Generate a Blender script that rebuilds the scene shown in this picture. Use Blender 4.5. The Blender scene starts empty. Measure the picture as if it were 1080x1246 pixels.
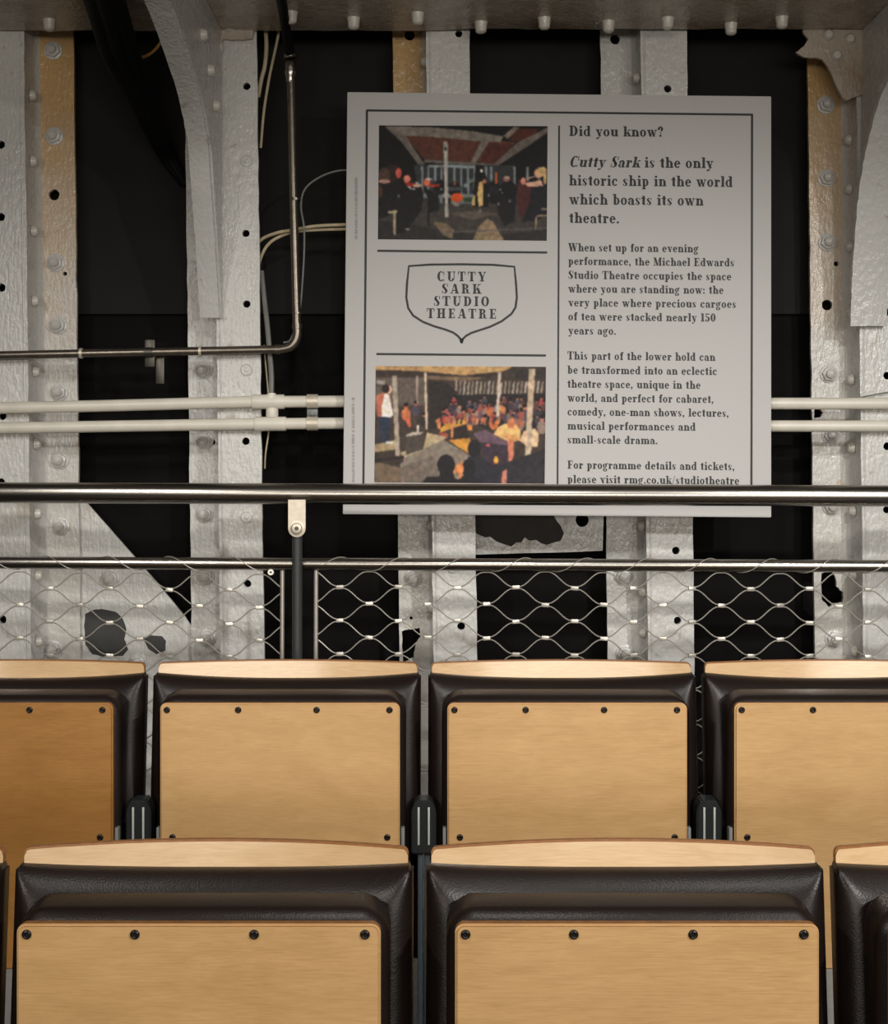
import bpy, bmesh, math, random
import numpy as np
from mathutils import Vector, Matrix
from mathutils.geometry import delaunay_2d_cdt

# ------------------------------------------------------------------ camera, world, lights
scn = bpy.context.scene
COL = scn.collection
F = 1800.0          # focal length in pixels of the 1080x1246 frame
CX, HY, CZ = 540.0, 560.0, 1.55   # image centre x, horizon row, eye height

cam_d = bpy.data.cameras.new('camera')
cam = bpy.data.objects.new('camera', cam_d)
COL.objects.link(cam)
cam.location = (0, 0, CZ)
cam.rotation_euler = (math.radians(90), 0, 0)
cam_d.sensor_fit = 'HORIZONTAL'
cam_d.sensor_width = 36.0
cam_d.lens = F / 1080.0 * 36.0
cam_d.shift_y = -(623.0 - HY) / 1080.0
cam_d.clip_start = 0.05
scn.camera = cam

scn.view_settings.view_transform = 'Standard'
scn.view_settings.look = 'None'
scn.view_settings.gamma = 1.0
scn.view_settings.use_curve_mapping = False
scn.view_settings.exposure = 0.25

w = bpy.data.worlds.new('world')
scn.world = w
w.use_nodes = True
w.node_tree.nodes['Background'].inputs[0].default_value = (1.0, 0.93, 0.84, 1)
w.node_tree.nodes['Background'].inputs[1].default_value = 0.02


def spot(name, loc, target, energy, color, size, blend, radius):
    d = bpy.data.lights.new(name, 'SPOT')
    d.energy = energy
    d.color = color
    d.spot_size = math.radians(size)
    d.spot_blend = blend
    d.shadow_soft_size = radius
    o = bpy.data.objects.new(name, d)
    COL.objects.link(o)
    o.location = loc
    o.rotation_euler = (Vector(target) - Vector(loc)).to_track_quat('-Z', 'Y').to_euler()
    return o


def area(name, loc, target, energy, color, sx, sy):
    d = bpy.data.lights.new(name, 'AREA')
    d.shape = 'RECTANGLE'
    d.energy = energy
    d.color = color
    d.size = sx
    d.size_y = sy
    o = bpy.data.objects.new(name, d)
    COL.objects.link(o)
    o.location = loc
    o.rotation_euler = (Vector(target) - Vector(loc)).to_track_quat('-Z', 'Y').to_euler()
    return o


WARM = (1.0, 0.93, 0.83)
COOL = (1.0, 0.975, 0.935)
# lamps under the deck: a row over the front seats, a row further back
spot('lamp_front_right', (1.75, 0.05, 2.50), (0.55, 2.2, 0.65), 180, COOL, 84, 1.0, 0.045)
spot('lamp_front_left', (-1.60, 0.05, 2.50), (-0.10, 2.2, 0.65), 84, WARM, 80, 1.0, 0.045)
spot('lamp_back_right', (1.05, 1.40, 2.50), (0.80, 3.3, 0.62), 46, COOL, 88, 1.0, 0.04)
spot('lamp_back_centre', (0.02, 1.30, 2.50), (0.02, 3.3, 0.62), 38, COOL, 88, 1.0, 0.04)
spot('lamp_back_left', (-1.25, 1.55, 2.50), (-0.90, 3.3, 0.62), 27, COOL, 84, 1.0, 0.04)
# the lit far side of the hold, behind the viewer
area('far_side_lights', (0.5, -3.2, 1.75), (0.4, 3.0, 1.95), 88, WARM, 4.6, 0.6)

random.seed(7)
rnd = random.Random(11)


# ------------------------------------------------------------------ helpers
def P(px, py, Y):
    """photo pixel at depth Y -> world point"""
    return Vector(((px - CX) * Y / F, Y, CZ - (py - HY) * Y / F))


def lin(c):
    c = c / 255.0
    return c / 12.92 if c <= 0.04045 else ((c + 0.055) / 1.055) ** 2.4


def rgb(r, g, b):
    return (lin(r), lin(g), lin(b), 1.0)


class NT:
    def __init__(self, name):
        self.m = bpy.data.materials.new(name)
        self.m.use_nodes = True
        self.t = self.m.node_tree
        self.b = self.t.nodes['Principled BSDF']

    def n(self, typ, **kw):
        o = self.t.nodes.new(typ)
        for k, v in kw.items():
            setattr(o, k, v)
        return o

    def l(self, a, b):
        self.t.links.new(a, b)

    def set(self, **kw):
        for k, v in kw.items():
            self.b.inputs[k.replace('_', ' ')].default_value = v
        return self

    def coords(self, scale=(1, 1, 1), rand=False):
        tc = self.n('ShaderNodeTexCoord')
        mp = self.n('ShaderNodeMapping')
        mp.inputs['Scale'].default_value = scale
        self.l(tc.outputs['Object'], mp.inputs['Vector'])
        if rand:
            oi = self.n('ShaderNodeObjectInfo')
            ml = self.n('ShaderNodeMath', operation='MULTIPLY')
            ml.inputs[1].default_value = 37.0
            self.l(oi.outputs['Random'], ml.inputs[0])
            cb = self.n('ShaderNodeCombineXYZ')
            for i in range(3):
                self.l(ml.outputs[0], cb.inputs[i])
            self.l(cb.outputs[0], mp.inputs['Location'])
        return mp.outputs[0]

    def noise(self, vec, scale, detail=4.0, rough=0.55, dist=0.0):
        o = self.n('ShaderNodeTexNoise')
        o.inputs['Scale'].default_value = scale
        o.inputs['Detail'].default_value = detail
        o.inputs['Roughness'].default_value = rough
        o.inputs['Distortion'].default_value = dist
        self.l(vec, o.inputs['Vector'])
        return o.outputs['Fac']

    def ramp(self, fac, stops):
        r = self.n('ShaderNodeValToRGB')
        e = r.color_ramp.elements
        while len(e) < len(stops):
            e.new(0.5)
        for i, (p, c) in enumerate(stops):
            e[i].position = p
            e[i].color = c
        self.l(fac, r.inputs[0])
        return r.outputs[0]

    def mix(self, fac, a, b):
        m = self.n('ShaderNodeMix', data_type='RGBA')
        for s, v in ((m.inputs[0], fac), (m.inputs[6], a), (m.inputs[7], b)):
            if hasattr(v, 'default_value') or hasattr(v, 'links'):
                self.l(v, s)
            else:
                s.default_value = v
        return m.outputs[2]

    def bump(self, h, strength, dist=0.002):
        b = self.n('ShaderNodeBump')
        b.inputs['Strength'].default_value = strength
        b.inputs['Distance'].default_value = dist
        self.l(h, b.inputs['Height'])
        self.l(b.outputs[0], self.b.inputs['Normal'])


def g(v):
    return (v, v, v, 1)


def paint_mat(name, base, stain, amount, bumpy=0.55, top=False):
    k = NT(name)
    v = k.coords()
    f1 = k.noise(v, 6.0, 5, 0.6)
    f2 = k.noise(v, 52.0, 3, 0.6)
    f3 = k.noise(v, 22.0, 4, 0.65, 0.4)
    m = k.ramp(f1, [(0.62 - amount, (0, 0, 0, 1)), (0.78 - amount * 0.6, (1, 1, 1, 1))])
    if top:      # ochre stain and warm uplight painted in together, stronger towards the top
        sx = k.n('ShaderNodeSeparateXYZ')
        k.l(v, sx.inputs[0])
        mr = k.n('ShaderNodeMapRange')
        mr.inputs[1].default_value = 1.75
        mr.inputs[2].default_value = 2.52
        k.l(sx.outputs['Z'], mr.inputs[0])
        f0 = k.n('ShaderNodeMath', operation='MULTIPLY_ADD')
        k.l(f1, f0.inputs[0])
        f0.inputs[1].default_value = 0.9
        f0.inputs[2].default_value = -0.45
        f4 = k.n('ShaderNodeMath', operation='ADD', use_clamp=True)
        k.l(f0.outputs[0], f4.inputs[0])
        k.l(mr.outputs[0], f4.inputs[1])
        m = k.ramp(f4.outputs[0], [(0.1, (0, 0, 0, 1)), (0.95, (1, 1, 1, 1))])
    c = k.mix(m, base, stain)
    m2 = k.ramp(f3, [(0.62, (0, 0, 0, 1)), (0.72, (0.55, 0.55, 0.55, 1))])
    c = k.mix(m2, c, (stain[0] * 0.7, stain[1] * 0.62, stain[2] * 0.55, 1))
    k.l(c, k.b.inputs['Base Color'])
    r = k.ramp(f3, [(0.3, g(0.15)), (0.7, g(0.36))])
    k.l(r, k.b.inputs['Roughness'])
    v5 = k.coords((1.0, 1.0, 0.35))
    f5 = k.noise(v5, 130.0, 2, 0.5)
    ad = k.n('ShaderNodeMath', operation='ADD')
    k.l(f2, ad.inputs[0])
    k.l(f3, ad.inputs[1])
    ad2 = k.n('ShaderNodeMath', operation='ADD')
    k.l(ad.outputs[0], ad2.inputs[0])
    k.l(f5, ad2.inputs[1])
    k.bump(ad2.outputs[0], bumpy * 0.85, 0.0045)
    return k.m


def wood_mat(name, c0, c1, c2, rough=0.36, coat=0.35):
    k = NT(name)
    v = k.coords((2.0, 2.0, 7.0), rand=True)
    f = k.noise(v, 3.4, 6, 0.62, 1.0)
    v2 = k.coords((5.0, 8.0, 95.0), rand=True)
    f2 = k.noise(v2, 6.0, 3, 0.6, 0.3)
    v3 = k.coords((1.5, 1.5, 1.7), rand=True)
    f3 = k.noise(v3, 3.2, 4, 0.6, 0.5)
    c = k.ramp(f, [(0.25, c0), (0.52, c1), (0.82, c2)])
    mm = k.ramp(f2, [(0.42, (0, 0, 0, 1)), (0.75, (0.5, 0.5, 0.5, 1))])
    c = k.mix(mm, c, (c0[0] * 0.72, c0[1] * 0.66, c0[2] * 0.58, 1))
    m3 = k.ramp(f3, [(0.35, (0, 0, 0, 1)), (0.7, (0.35, 0.35, 0.35, 1))])
    c = k.mix(m3, c, c2)
    k.l(c, k.b.inputs['Base Color'])
    k.set(Roughness=rough, Coat_Weight=coat, Coat_Roughness=0.16)
    k.bump(f2, 0.06, 0.001)
    return k.m


def plain(name, col, rough=0.5, metal=0.0, nscale=0.0, nstr=0.0, var=0.0):
    k = NT(name)
    k.set(Base_Color=col, Roughness=rough, Metallic=metal)
    v = k.coords()
    f = k.noise(v, nscale or 30.0, 3)
    lo = tuple(x * (1 - var) for x in col[:3]) + (1,)
    hi = tuple(min(1, x * (1 + var)) for x in col[:3]) + (1,)
    k.l(k.ramp(f, [(0.3, lo), (0.7, hi)]), k.b.inputs['Base Color'])
    if nstr:
        k.bump(f, nstr, 0.002)
    return k.m


M = {}
M['paint'] = paint_mat('old_white_paint', rgb(208, 207, 203), rgb(176, 165, 150), 0.05)
M['paint_stain_glow'] = paint_mat('stain_glow_white_paint', rgb(205, 202, 196), rgb(204, 166, 114), 0.20, top=True)
M['paint_dull'] = paint_mat('dull_brown_white_paint', rgb(190, 178, 164), rgb(160, 140, 116), 0.16)
M['rivet'] = paint_mat('rivet_paint', rgb(215, 210, 200), rgb(190, 178, 160), 0.03, 0.3)
M['wood'] = wood_mat('varnished_beech', rgb(180, 142, 93), rgb(192, 153, 103), rgb(203, 165, 115))
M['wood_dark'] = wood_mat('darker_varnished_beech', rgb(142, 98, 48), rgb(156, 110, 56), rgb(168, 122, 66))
M['rim'] = wood_mat('glare_pale_beech', rgb(194, 160, 116), rgb(208, 174, 132), rgb(219, 189, 151), 0.30, 0.6)  # backrest beech, with glare painted in as a paler colour
M['edge'] = plain('plywood_edge', rgb(134, 88, 46), 0.45, 0, 60, 0.1, 0.2)
k = NT('brown_leather')
v = k.coords()
vo = k.n('ShaderNodeTexVoronoi')
vo.inputs['Scale'].default_value = 380.0
k.l(v, vo.inputs['Vector'])
f = k.noise(v, 9.0, 4)
k.l(k.ramp(f, [(0.3, rgb(21, 13, 11)), (0.7, rgb(28, 19, 15))]), k.b.inputs['Base Color'])
ad = k.n('ShaderNodeMath', operation='ADD')
ml = k.n('ShaderNodeMath', operation='MULTIPLY')
ml.inputs[1].default_value = 3.0
f4 = k.noise(v, 26.0, 2, 0.5, 0.4)
k.l(f4, ml.inputs[0])
k.l(vo.outputs['Distance'], ad.inputs[0])
k.l(ml.outputs[0], ad.inputs[1])
k.set(Roughness=0.40, Specular_IOR_Level=0.38)
k.bump(ad.outputs[0], 0.12, 0.0016)
M['leather'] = k.m
M['bare'] = plain('bare_dark_metal', rgb(58, 58, 57), 0.6, 0.0, 40, 0.2, 0.15)
M['bare_black'] = plain('bare_corroded_metal', rgb(42, 38, 35), 0.7, 0.0, 40, 0.3, 0.2)
M['rod'] = plain('net_rod_steel', rgb(190, 183, 174), 0.36, 0.6, 90, 0.03, 0.05)
M['dark_metal'] = plain('dark_saddle_metal', rgb(84, 80, 74), 0.4, 0.7, 80, 0.05, 0.1)
M['screw'] = plain('black_oxide_screw', rgb(44, 39, 35), 0.32, 0.6, 200, 0.1, 0.2)
M['steel'] = plain('brushed_steel', rgb(165, 160, 153), 0.25, 1.0, 300, 0.03, 0.06)
M['wire'] = plain('steel_wire', rgb(180, 175, 165), 0.4, 0.5, 200, 0.05, 0.1)
M['ferrule'] = plain('tinned_ferrule', rgb(205, 200, 190), 0.38, 0.55, 90, 0.05, 0.08)
M['bracket'] = plain('nickel_bracket', rgb(214, 204, 186), 0.42, 0.35, 90, 0.05, 0.1)
M['black'] = plain('black_powder_coat', rgb(58, 60, 60), 0.5, 0.2, 250, 0.12, 0.15)
M['hood'] = plain('black_plastic', rgb(34, 37, 38), 0.34, 0.0, 200, 0.05, 0.1)
M['strip'] = plain('pale_grey_edge', rgb(176, 180, 176), 0.4, 0.1, 120, 0.05, 0.06)
M['blue_steel'] = plain('blue_grey_steel', rgb(74, 84, 91), 0.36, 0.6, 120, 0.05, 0.1)
M['grey_metal'] = plain('grey_hinge_metal', rgb(120, 122, 120), 0.5, 0.3, 120, 0.05, 0.1)
M['bronze'] = plain('worn_steel_conduit', rgb(120, 112, 102), 0.32, 0.85, 70, 0.05, 0.15)
M['pipe'] = plain('cream_pipe_paint', rgb(226, 220, 206), 0.36, 0.0, 18, 0.05, 0.07)
M['cable_cream'] = plain('cream_cable', rgb(196, 180, 150), 0.5, 0, 40, 0.02, 0.08)
M['cable_orange_lit'] = plain('orange_lit_cable', rgb(222, 164, 92), 0.5, 0, 40, 0.02, 0.08)  # orange light falling on the cable, put into its colour
M['cable_grey'] = plain('grey_cable', rgb(120, 120, 116), 0.5, 0, 40, 0.02, 0.08)
M['cable_black'] = plain('black_cable', rgb(16, 16, 16), 0.6, 0, 40, 0.05, 0.2)
M['board'] = plain('printed_board', rgb(190, 188, 186), 0.55, 0, 400, 0.02, 0.015)
M['ink'] = plain('black_ink', rgb(27, 28, 27), 0.55, 0, 300, 0, 0.05)
M['ink_pale'] = plain('grey_ink', rgb(110, 108, 102), 0.55, 0, 300, 0, 0.05)
M['hull_low'] = plain('dark_hull_iron', rgb(10, 8, 8), 0.7, 0, 9, 0.3, 0.45)
M['hull_up'] = plain('grey_hull_panel', rgb(35, 34, 33), 0.65, 0, 5, 0.1, 0.12)
M['floor'] = plain('dark_floor', rgb(34, 30, 28), 0.6, 0, 12, 0.1, 0.2)
M['ceil'] = plain('deck_timber', rgb(96, 76, 58), 0.6, 0, 6, 0.1, 0.2)
for n_ in ('hull_low', 'hull_up', 'cable_black'):
    M[n_].node_tree.nodes['Principled BSDF'].inputs['Specular IOR Level'].default_value = 0.12
k = NT('printed_photograph')
at = k.n('ShaderNodeAttribute')
at.attribute_name = 'Col'
k.l(at.outputs['Color'], k.b.inputs['Base Color'])
k.set(Roughness=0.6, Specular_IOR_Level=0.25)
M['print'] = k.m


def to_obj(name, bm, mats, parent=None, offset=Vector((0, 0, 0)), smooth=True, recalc=True):
    """bmesh in world coordinates -> ONE object; vertices are stored relative to offset"""
    if recalc:
        bmesh.ops.recalc_face_normals(bm, faces=bm.faces[:])
    me = bpy.data.meshes.new(name)
    bm.to_mesh(me)
    bm.free()
    if not isinstance(mats, (list, tuple)):
        mats = [mats]
    for m_ in mats:
        me.materials.append(m_)
    if smooth:
        me.polygons.foreach_set('use_smooth', [True] * len(me.polygons))
        me.set_sharp_from_angle(angle=math.radians(38))
    if offset.length > 0:
        me.transform(Matrix.Translation(-offset))
    o = bpy.data.objects.new(name, me)
    COL.objects.link(o)
    if parent is not None:
        o.parent = parent
    return o


def thing(name, loc, label, cat, group=None):
    o = bpy.data.objects.new(name, None)
    o.empty_display_size = 0.05
    COL.objects.link(o)
    o.location = loc
    tag(o, label, cat, group)
    return o


def tag(o, label, cat, group=None):
    o['label'] = label
    o['category'] = cat
    if group:
        o['group'] = group
    return o


def part(name, bm, mats, root, parent=None, smooth=True):
    """static part, bm in world coordinates, under root (or under a part of root with identity transform)"""
    return to_obj(name, bm, mats, parent or root, Vector(root.location), smooth)


def inst(name, proto_mesh, loc, rot, parent, root, label=None):
    o = bpy.data.objects.new(name, proto_mesh)
    COL.objects.link(o)
    o.parent = parent
    o.location = Vector(loc) - Vector(root.location)
    o.rotation_euler = rot
    if label:
        o['label'] = label
    return o


def box(bm, x0, x1, y0, y1, z0, z1, bev=0.0, seg=2, mi=0):
    r = bmesh.ops.create_cube(bm, size=1.0)
    vs = r['verts']
    for v_ in vs:
        v_.co = Vector(((x0 + x1) / 2 + v_.co.x * (x1 - x0), (y0 + y1) / 2 + v_.co.y * (y1 - y0),
                        (z0 + z1) / 2 + v_.co.z * (z1 - z0)))
    fs = set()
    for v_ in vs:
        fs.update(v_.link_faces)
    for f_ in fs:
        f_.material_index = mi
    if bev > 0:
        es = set()
        for v_ in vs:
            es.update(v_.link_edges)
        bmesh.ops.bevel(bm, geom=list(es), offset=bev, segments=seg, affect='EDGES', profile=0.5)


def lathe(bm, prof, origin, axis, seg=20, mi=0):
    """prof: list of (r, h); revolves round axis through origin"""
    ax = Vector(axis).normalized()
    t = Vector((0, 0, 1)) if abs(ax.z) < 0.9 else Vector((1, 0, 0))
    u = ax.cross(t).normalized()
    v_ = ax.cross(u)
    rings = []
    for (r, h) in prof:
        if r < 1e-6:
            rings.append([bm.verts.new(Vector(origin) + ax * h)])
        else:
            rings.append([bm.verts.new(Vector(origin) + ax * h + (u * math.cos(a) + v_ * math.sin(a)) * r)
                          for a in [2 * math.pi * i / seg for i in range(seg)]])
    for A, B in zip(rings[:-1], rings[1:]):
        for i in range(seg):
            j = (i + 1) % seg
            if len(A) == 1 and len(B) == 1:
                continue
            if len(A) == 1:
                f_ = bm.faces.new((A[0], B[i], B[j]))
            elif len(B) == 1:
                f_ = bm.faces.new((A[i], B[0], A[j]))
            else:
                f_ = bm.faces.new((A[i], A[j], B[j], B[i]))
            f_.material_index = mi
    return rings


def smooth_path(pts, n=8):
    pts = [Vector(p) for p in pts]
    q = [pts[0] * 2 - pts[1]] + pts + [pts[-1] * 2 - pts[-2]]
    out = []
    for i in range(1, len(q) - 2):
        a, b, c, d = q[i - 1], q[i], q[i + 1], q[i + 2]
        for s in range(n):
            t = s / n
            out.append(0.5 * ((2 * b) + (c - a) * t + (2 * a - 5 * b + 4 * c - d) * t * t
                              + (3 * b - a - 3 * c + d) * t ** 3))
    out.append(pts[-1])
    return out


def tube(bm, pts, r, seg=12, smooth=0, mi=0, caps=True):
    pts = smooth_path(pts, smooth) if smooth else [Vector(p) for p in pts]
    T = []
    for i in range(len(pts)):
        a = pts[max(0, i - 1)]
        b = pts[min(len(pts) - 1, i + 1)]
        T.append((b - a).normalized())
    t0 = T[0]
    up = Vector((0, 0, 1)) if abs(t0.z) < 0.9 else Vector((1, 0, 0))
    u = t0.cross(up).normalized()
    rings = []
    for i, p in enumerate(pts):
        t = T[i]
        u = (u - t * u.dot(t)).normalized()
        w_ = t.cross(u)
        rr = r[i] if isinstance(r, (list, tuple)) else r
        rings.append([bm.verts.new(p + (u * math.cos(2 * math.pi * k_ / seg) + w_ * math.sin(2 * math.pi * k_ / seg)) * rr)
                      for k_ in range(seg)])
    for A, B in zip(rings[:-1], rings[1:]):
        for i in range(seg):
            j = (i + 1) % seg
            bm.faces.new((A[i], A[j], B[j], B[i])).material_index = mi
    if caps:
        bm.faces.new(rings[0]).material_index = mi
        bm.faces.new(rings[-1][::-1]).material_index = mi


def plate(bm, outer, holes, fn, thick, mi=0):
    """flat plate with holes: 2-D loops, fn maps (u,v) to the front face, thick is the vector to the back face"""
    loops = [outer] + list(holes)
    flat, eds = [], []
    for lp in loops:
        k0, n = len(flat), len(lp)
        flat += [Vector((p[0], p[1])) for p in lp]
        eds += [(k0 + i, k0 + (i + 1) % n) for i in range(n)]
    vc, _, fc, _, _, _ = delaunay_2d_cdt(flat, eds, [], 0, 1e-7)

    def inside(lp, x, y):
        c = False
        n = len(lp)
        for i in range(n):
            xa, ya = lp[i]
            xb, yb = lp[(i + 1) % n]
            if (ya > y) != (yb > y) and x < (xb - xa) * (y - ya) / (yb - ya) + xa:
                c = not c
        return c
    th = Vector(thick)
    fr = [bm.verts.new(fn(p.x, p.y)) for p in vc]
    bk = [bm.verts.new(v_.co + th) for v_ in fr]
    cnt = {}
    for f_ in fc:
        x = sum(vc[i].x for i in f_) / len(f_)
        y = sum(vc[i].y for i in f_) / len(f_)
        if not inside(outer, x, y) or any(inside(h, x, y) for h in holes):
            continue
        bm.faces.new([fr[i] for i in f_]).material_index = mi
        bm.faces.new([bk[i] for i in reversed(f_)]).material_index = mi
        for i in range(len(f_)):
            e = (f_[i], f_[(i + 1) % len(f_)])
            if (e[1], e[0]) in cnt:
                del cnt[(e[1], e[0])]
            else:
                cnt[e] = 1
    for i, j in cnt:
        bm.faces.new((fr[j], fr[i], bk[i], bk[j])).material_index = mi
    for v_ in fr + bk:
        if not v_.link_faces:
            bm.verts.remove(v_)


def circle(cx, cy, r, n=18, jit=0.0):
    return [(cx + r * (1 + rnd.uniform(-jit, jit)) * math.cos(2 * math.pi * i / n),
             cy + r * (1 + rnd.uniform(-jit, jit)) * math.sin(2 * math.pi * i / n)) for i in range(n)]


def ragged(pts, n=4, jit=0.6):
    out = []
    for i in range(len(pts)):
        a, b = pts[i], pts[(i + 1) % len(pts)]
        for s in range(n):
            t = s / n
            out.append((a[0] + (b[0] - a[0]) * t + rnd.uniform(-jit, jit), a[1] + (b[1] - a[1]) * t + rnd.uniform(-jit, jit)))
    return out


# ------------------------------------------------------------------ the setting
def structure(name, bm, mats):
    o = to_obj(name, bm, mats, smooth=False)
    o['kind'] = 'structure'
    return o


TIER1, TIER2 = 0.12, 0.232          # floor heights under the two rows of seats
bm = bmesh.new()
box(bm, -2.6, 2.6, -1.2, 3.74, -0.08, 0.0)
box(bm, -2.6, 2.6, 1.35, 3.30, 0.0, TIER1)
box(bm, -2.6, 2.6, 2.28, 3.30, TIER1, TIER2)
structure('floor', bm, M['floor'])
HULL = 3.68
bm = bmesh.new()
zb = CZ + 178 * HULL / F
box(bm, -2.6, 2.6, HULL, HULL + 0.06, zb, 3.0, mi=1)
box(bm, -2.6, 2.6, HULL + 0.02, HULL + 0.06, 0.0, zb)
structure('wall_back', bm, [M['hull_low'], M['hull_up']])
bm = bmesh.new()
for i in range(26):
    box(bm, -2.6 + i * 0.2 + 0.002, -2.4 + i * 0.2 - 0.002, -1.2, 3.74, 3.0, 3.05)
structure('ceiling', bm, M['ceil'])

# ------------------------------------------------------------------ hull frames
YF, YN = 3.50, 3.60
ZTOP = 2.68


def proto(name, mat, build):
    b_ = bmesh.new()
    build(b_)
    o_ = to_obj(name, b_, mat)
    me = o_.data
    bpy.data.objects.remove(o_)
    return me


def build_nut(b_):
    lathe(b_, [(0.0, 0.0), (0.022, 0.0), (0.022, 0.004), (0.017, 0.006), (0.0, 0.006)], (0, 0, 0), (0, -1, 0), 24)
    lathe(b_, [(0.0, 0.006), (0.0185, 0.006), (0.0185, 0.015), (0.013, 0.018), (0.0, 0.018)], (0, 0, 0), (0, -1, 0), 6)
    lathe(b_, [(0.0115, 0.018), (0.0115, 0.025), (0.007, 0.029), (0.0, 0.030)], (0, 0, 0), (0, -1, 0), 16)


NUT = proto('nut', M['paint'], build_nut)
RIVET = proto('rivet', M['rivet'], lambda b_: lathe(b_, [(0.014, 0), (0.0125, 0.008), (0.0085, 0.0135), (0, 0.015)],
                                                      (0, 0, 0), (0, -1, 0), 18))
PIN = proto('pin_rivet', M['rivet'], lambda b_: lathe(b_, [(0.0155, 0), (0.0135, 0.012), (0.0125, 0.022), (0.008, 0.026), (0, 0.027)],
                                                        (0, 0, 0), (0, -1, 0), 18))
FLUSH = proto('flush_bolt', M['paint'], lambda b_: lathe(b_, [(0.0145, 0), (0.0145, 0.003), (0.012, 0.004), (0.011, 0.002),
                                                               (0.006, 0.002), (0.005, 0.0045), (0, 0.005)], (0, 0, 0), (0, -1, 0), 22))
LEAN = 0.012


def fx(px700, py):
    return px700 - LEAN * (700 - py)


def edge_loop(xa, xb, Y, jit=0.0012):
    """closed outline of a leaning vertical strip between photo columns xa, xb (read at row 700)"""
    z0, z1 = 0.0, ZTOP
    n = 70
    L, R = [], []
    for i in range(n + 1):
        z = z0 + (z1 - z0) * i / n
        py = HY - (z - CZ) * F / Y
        xl = (fx(xa, py) - CX) * Y / F + rnd.uniform(-jit, jit)
        xr = (fx(xb, py) - CX) * Y / F + rnd.uniform(-jit, jit)
        L.append((xl, z))
        R.append((xr, z))
    return L + R[::-1]


def px_loop(pts, Y):
    return [((x - CX) * Y / F, CZ - (y - HY) * Y / F) for x, y in pts]


def hull_frame(n0, n1, f0, f1, label, nuts=(), rivets=(), flush=(), fholes=(), nholes=(), ragn=(), right=True, stain_glow=None):
    """nut flange columns n0..n1 (deeper), front flange f0..f1 (nearer), joined by a web at the edge they share"""
    base = P((f0 + f1) / 2, 560, YF)
    root = thing('hull_frame', (base.x, YF, 0.0), label, 'ship frame', 'iron hull frames')
    b_ = bmesh.new()
    hl = [px_loop(circle(x, y, r, 16, 0.06), YF) for x, y, r in fholes]
    plate(b_, edge_loop(f0, f1, YF), hl, lambda u, v_: Vector((u, YF, v_)), (0, 0.013, 0))
    part('front_flange', b_, M['paint'], root)
    # web
    wpx = f0 if right else f1
    b_ = bmesh.new()
    bx = f0 + 4.5 if right else f1 - 4.5
    tube(b_, [((fx(bx, HY - (z - CZ) * F / YF) - CX) * YF / F + rnd.uniform(-.0006, .0006), YF + 0.0006, z) for z in [ZTOP * i / 60 for i in range(61)]], 0.0026, 8)
    part('weld_bead', b_, M['paint'], root)
    b_ = bmesh.new()
    s = 1 if right else -1
    n = 40
    prev = None
    for i in range(n + 1):
        z = ZTOP * i / n
        py = HY - (z - CZ) * F / YF
        x = (fx(wpx, py) - CX) * YF / F + s * 0.001
        ring = [b_.verts.new((x, YF + 0.012, z)), b_.verts.new((x + s * 0.013, YF + 0.012, z)),
                b_.verts.new((x + s * 0.013, YN + 0.012, z)), b_.verts.new((x, YN + 0.012, z)),
                b_.verts.new((x - s * 0.012, YN + 0.001, z)), b_.verts.new((x - s * 0.004, YN - 0.008, z)),
                b_.verts.new((x, YN - 0.022, z))]
        if prev:
            for a in range(7):
                c = (a + 1) % 7
                b_.faces.new((prev[a], prev[c], ring[c], ring[a]))
        else:
            b_.faces.new(ring)
        prev = ring
    b_.faces.new(prev[::-1])
    part('web', b_, M['paint'], root)
    # nut flange
    b_ = bmesh.new()
    xw = (wpx - CX) * YF / F
    pw = CX + xw * F / YN          # the web's column at the flange's depth
    a0, a1 = (n0, pw - 1.0) if right else (pw + 1.0, n1)
    hl = [px_loop(circle(x, y, r, 16, 0.08), YN) for x, y, r in nholes] + [px_loop(ragged(p, 4, 0.7), YN) for p in ragn]
    plate(b_, edge_loop(a0, a1, YN), hl, lambda u, v_: Vector((u, YN, v_)), (0, 0.012, 0))
    # short stays that carry the flange on the plating
    part('back_flange', b_, stain_glow or M['paint'], root)
    for (x, y) in nuts:
        inst('bolt', NUT, P(x, y, YN), (0, rnd.uniform(0, 1.0), 0), root, root)
    for (x, y) in flush:
        inst('flush_bolt', FLUSH, P(x, y, YF), (0, 0, 0), root, root)
    for (y, dep) in rivets:
        Yr = YF + 0.013 + dep
        x = (fx(wpx, HY + (y - HY)) - CX) * YF / F
        z = CZ - (y - HY) * Yr / F
        inst('rivet', RIVET, (x, Yr, z), (0, 0, -math.pi / 2 if right else math.pi / 2), root, root)
    return root


hull_frame(37, 97, -40, 37, 'white iron hull frame at far left, bolted strip facing right, beside the triangular plate',
           nuts=[(65, 62), (66, 166), (68, 320), (71, 396), (72, 477), (73, 560), (74, 640), (66, 790)],
           rivets=[(116, .04), (196, .04), (281, .04), (366, .04), (452, .04), (540, .04), (625, .04), (700, .04), (780, .04)],
           fholes=[(1, 176, 5), (1, 264, 5), (2, 350, 5), (3, 506, 5), (3, 754, 5), (1, 587, 5)],
           nholes=[(66, 237, 6.5), (79, 333, 2.6)], right=False, stain_glow=M['paint_stain_glow'])
hull_frame(232, 268, 267, 320, 'white iron hull frame under the left curved knee, just left of the guardrail post',
           nuts=[(248, 450), (249, 536), (249, 625), (250, 701), (252, 776)],
           flush=[(300, 196), (300, 450), (300, 629)],
           fholes=[(300, 105, 4.5), (299, 284, 4.5), (300, 370, 4.5), (299, 537, 4.6), (301, 710, 4.6)],
           nholes=[(259, 538, 3)])
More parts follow.
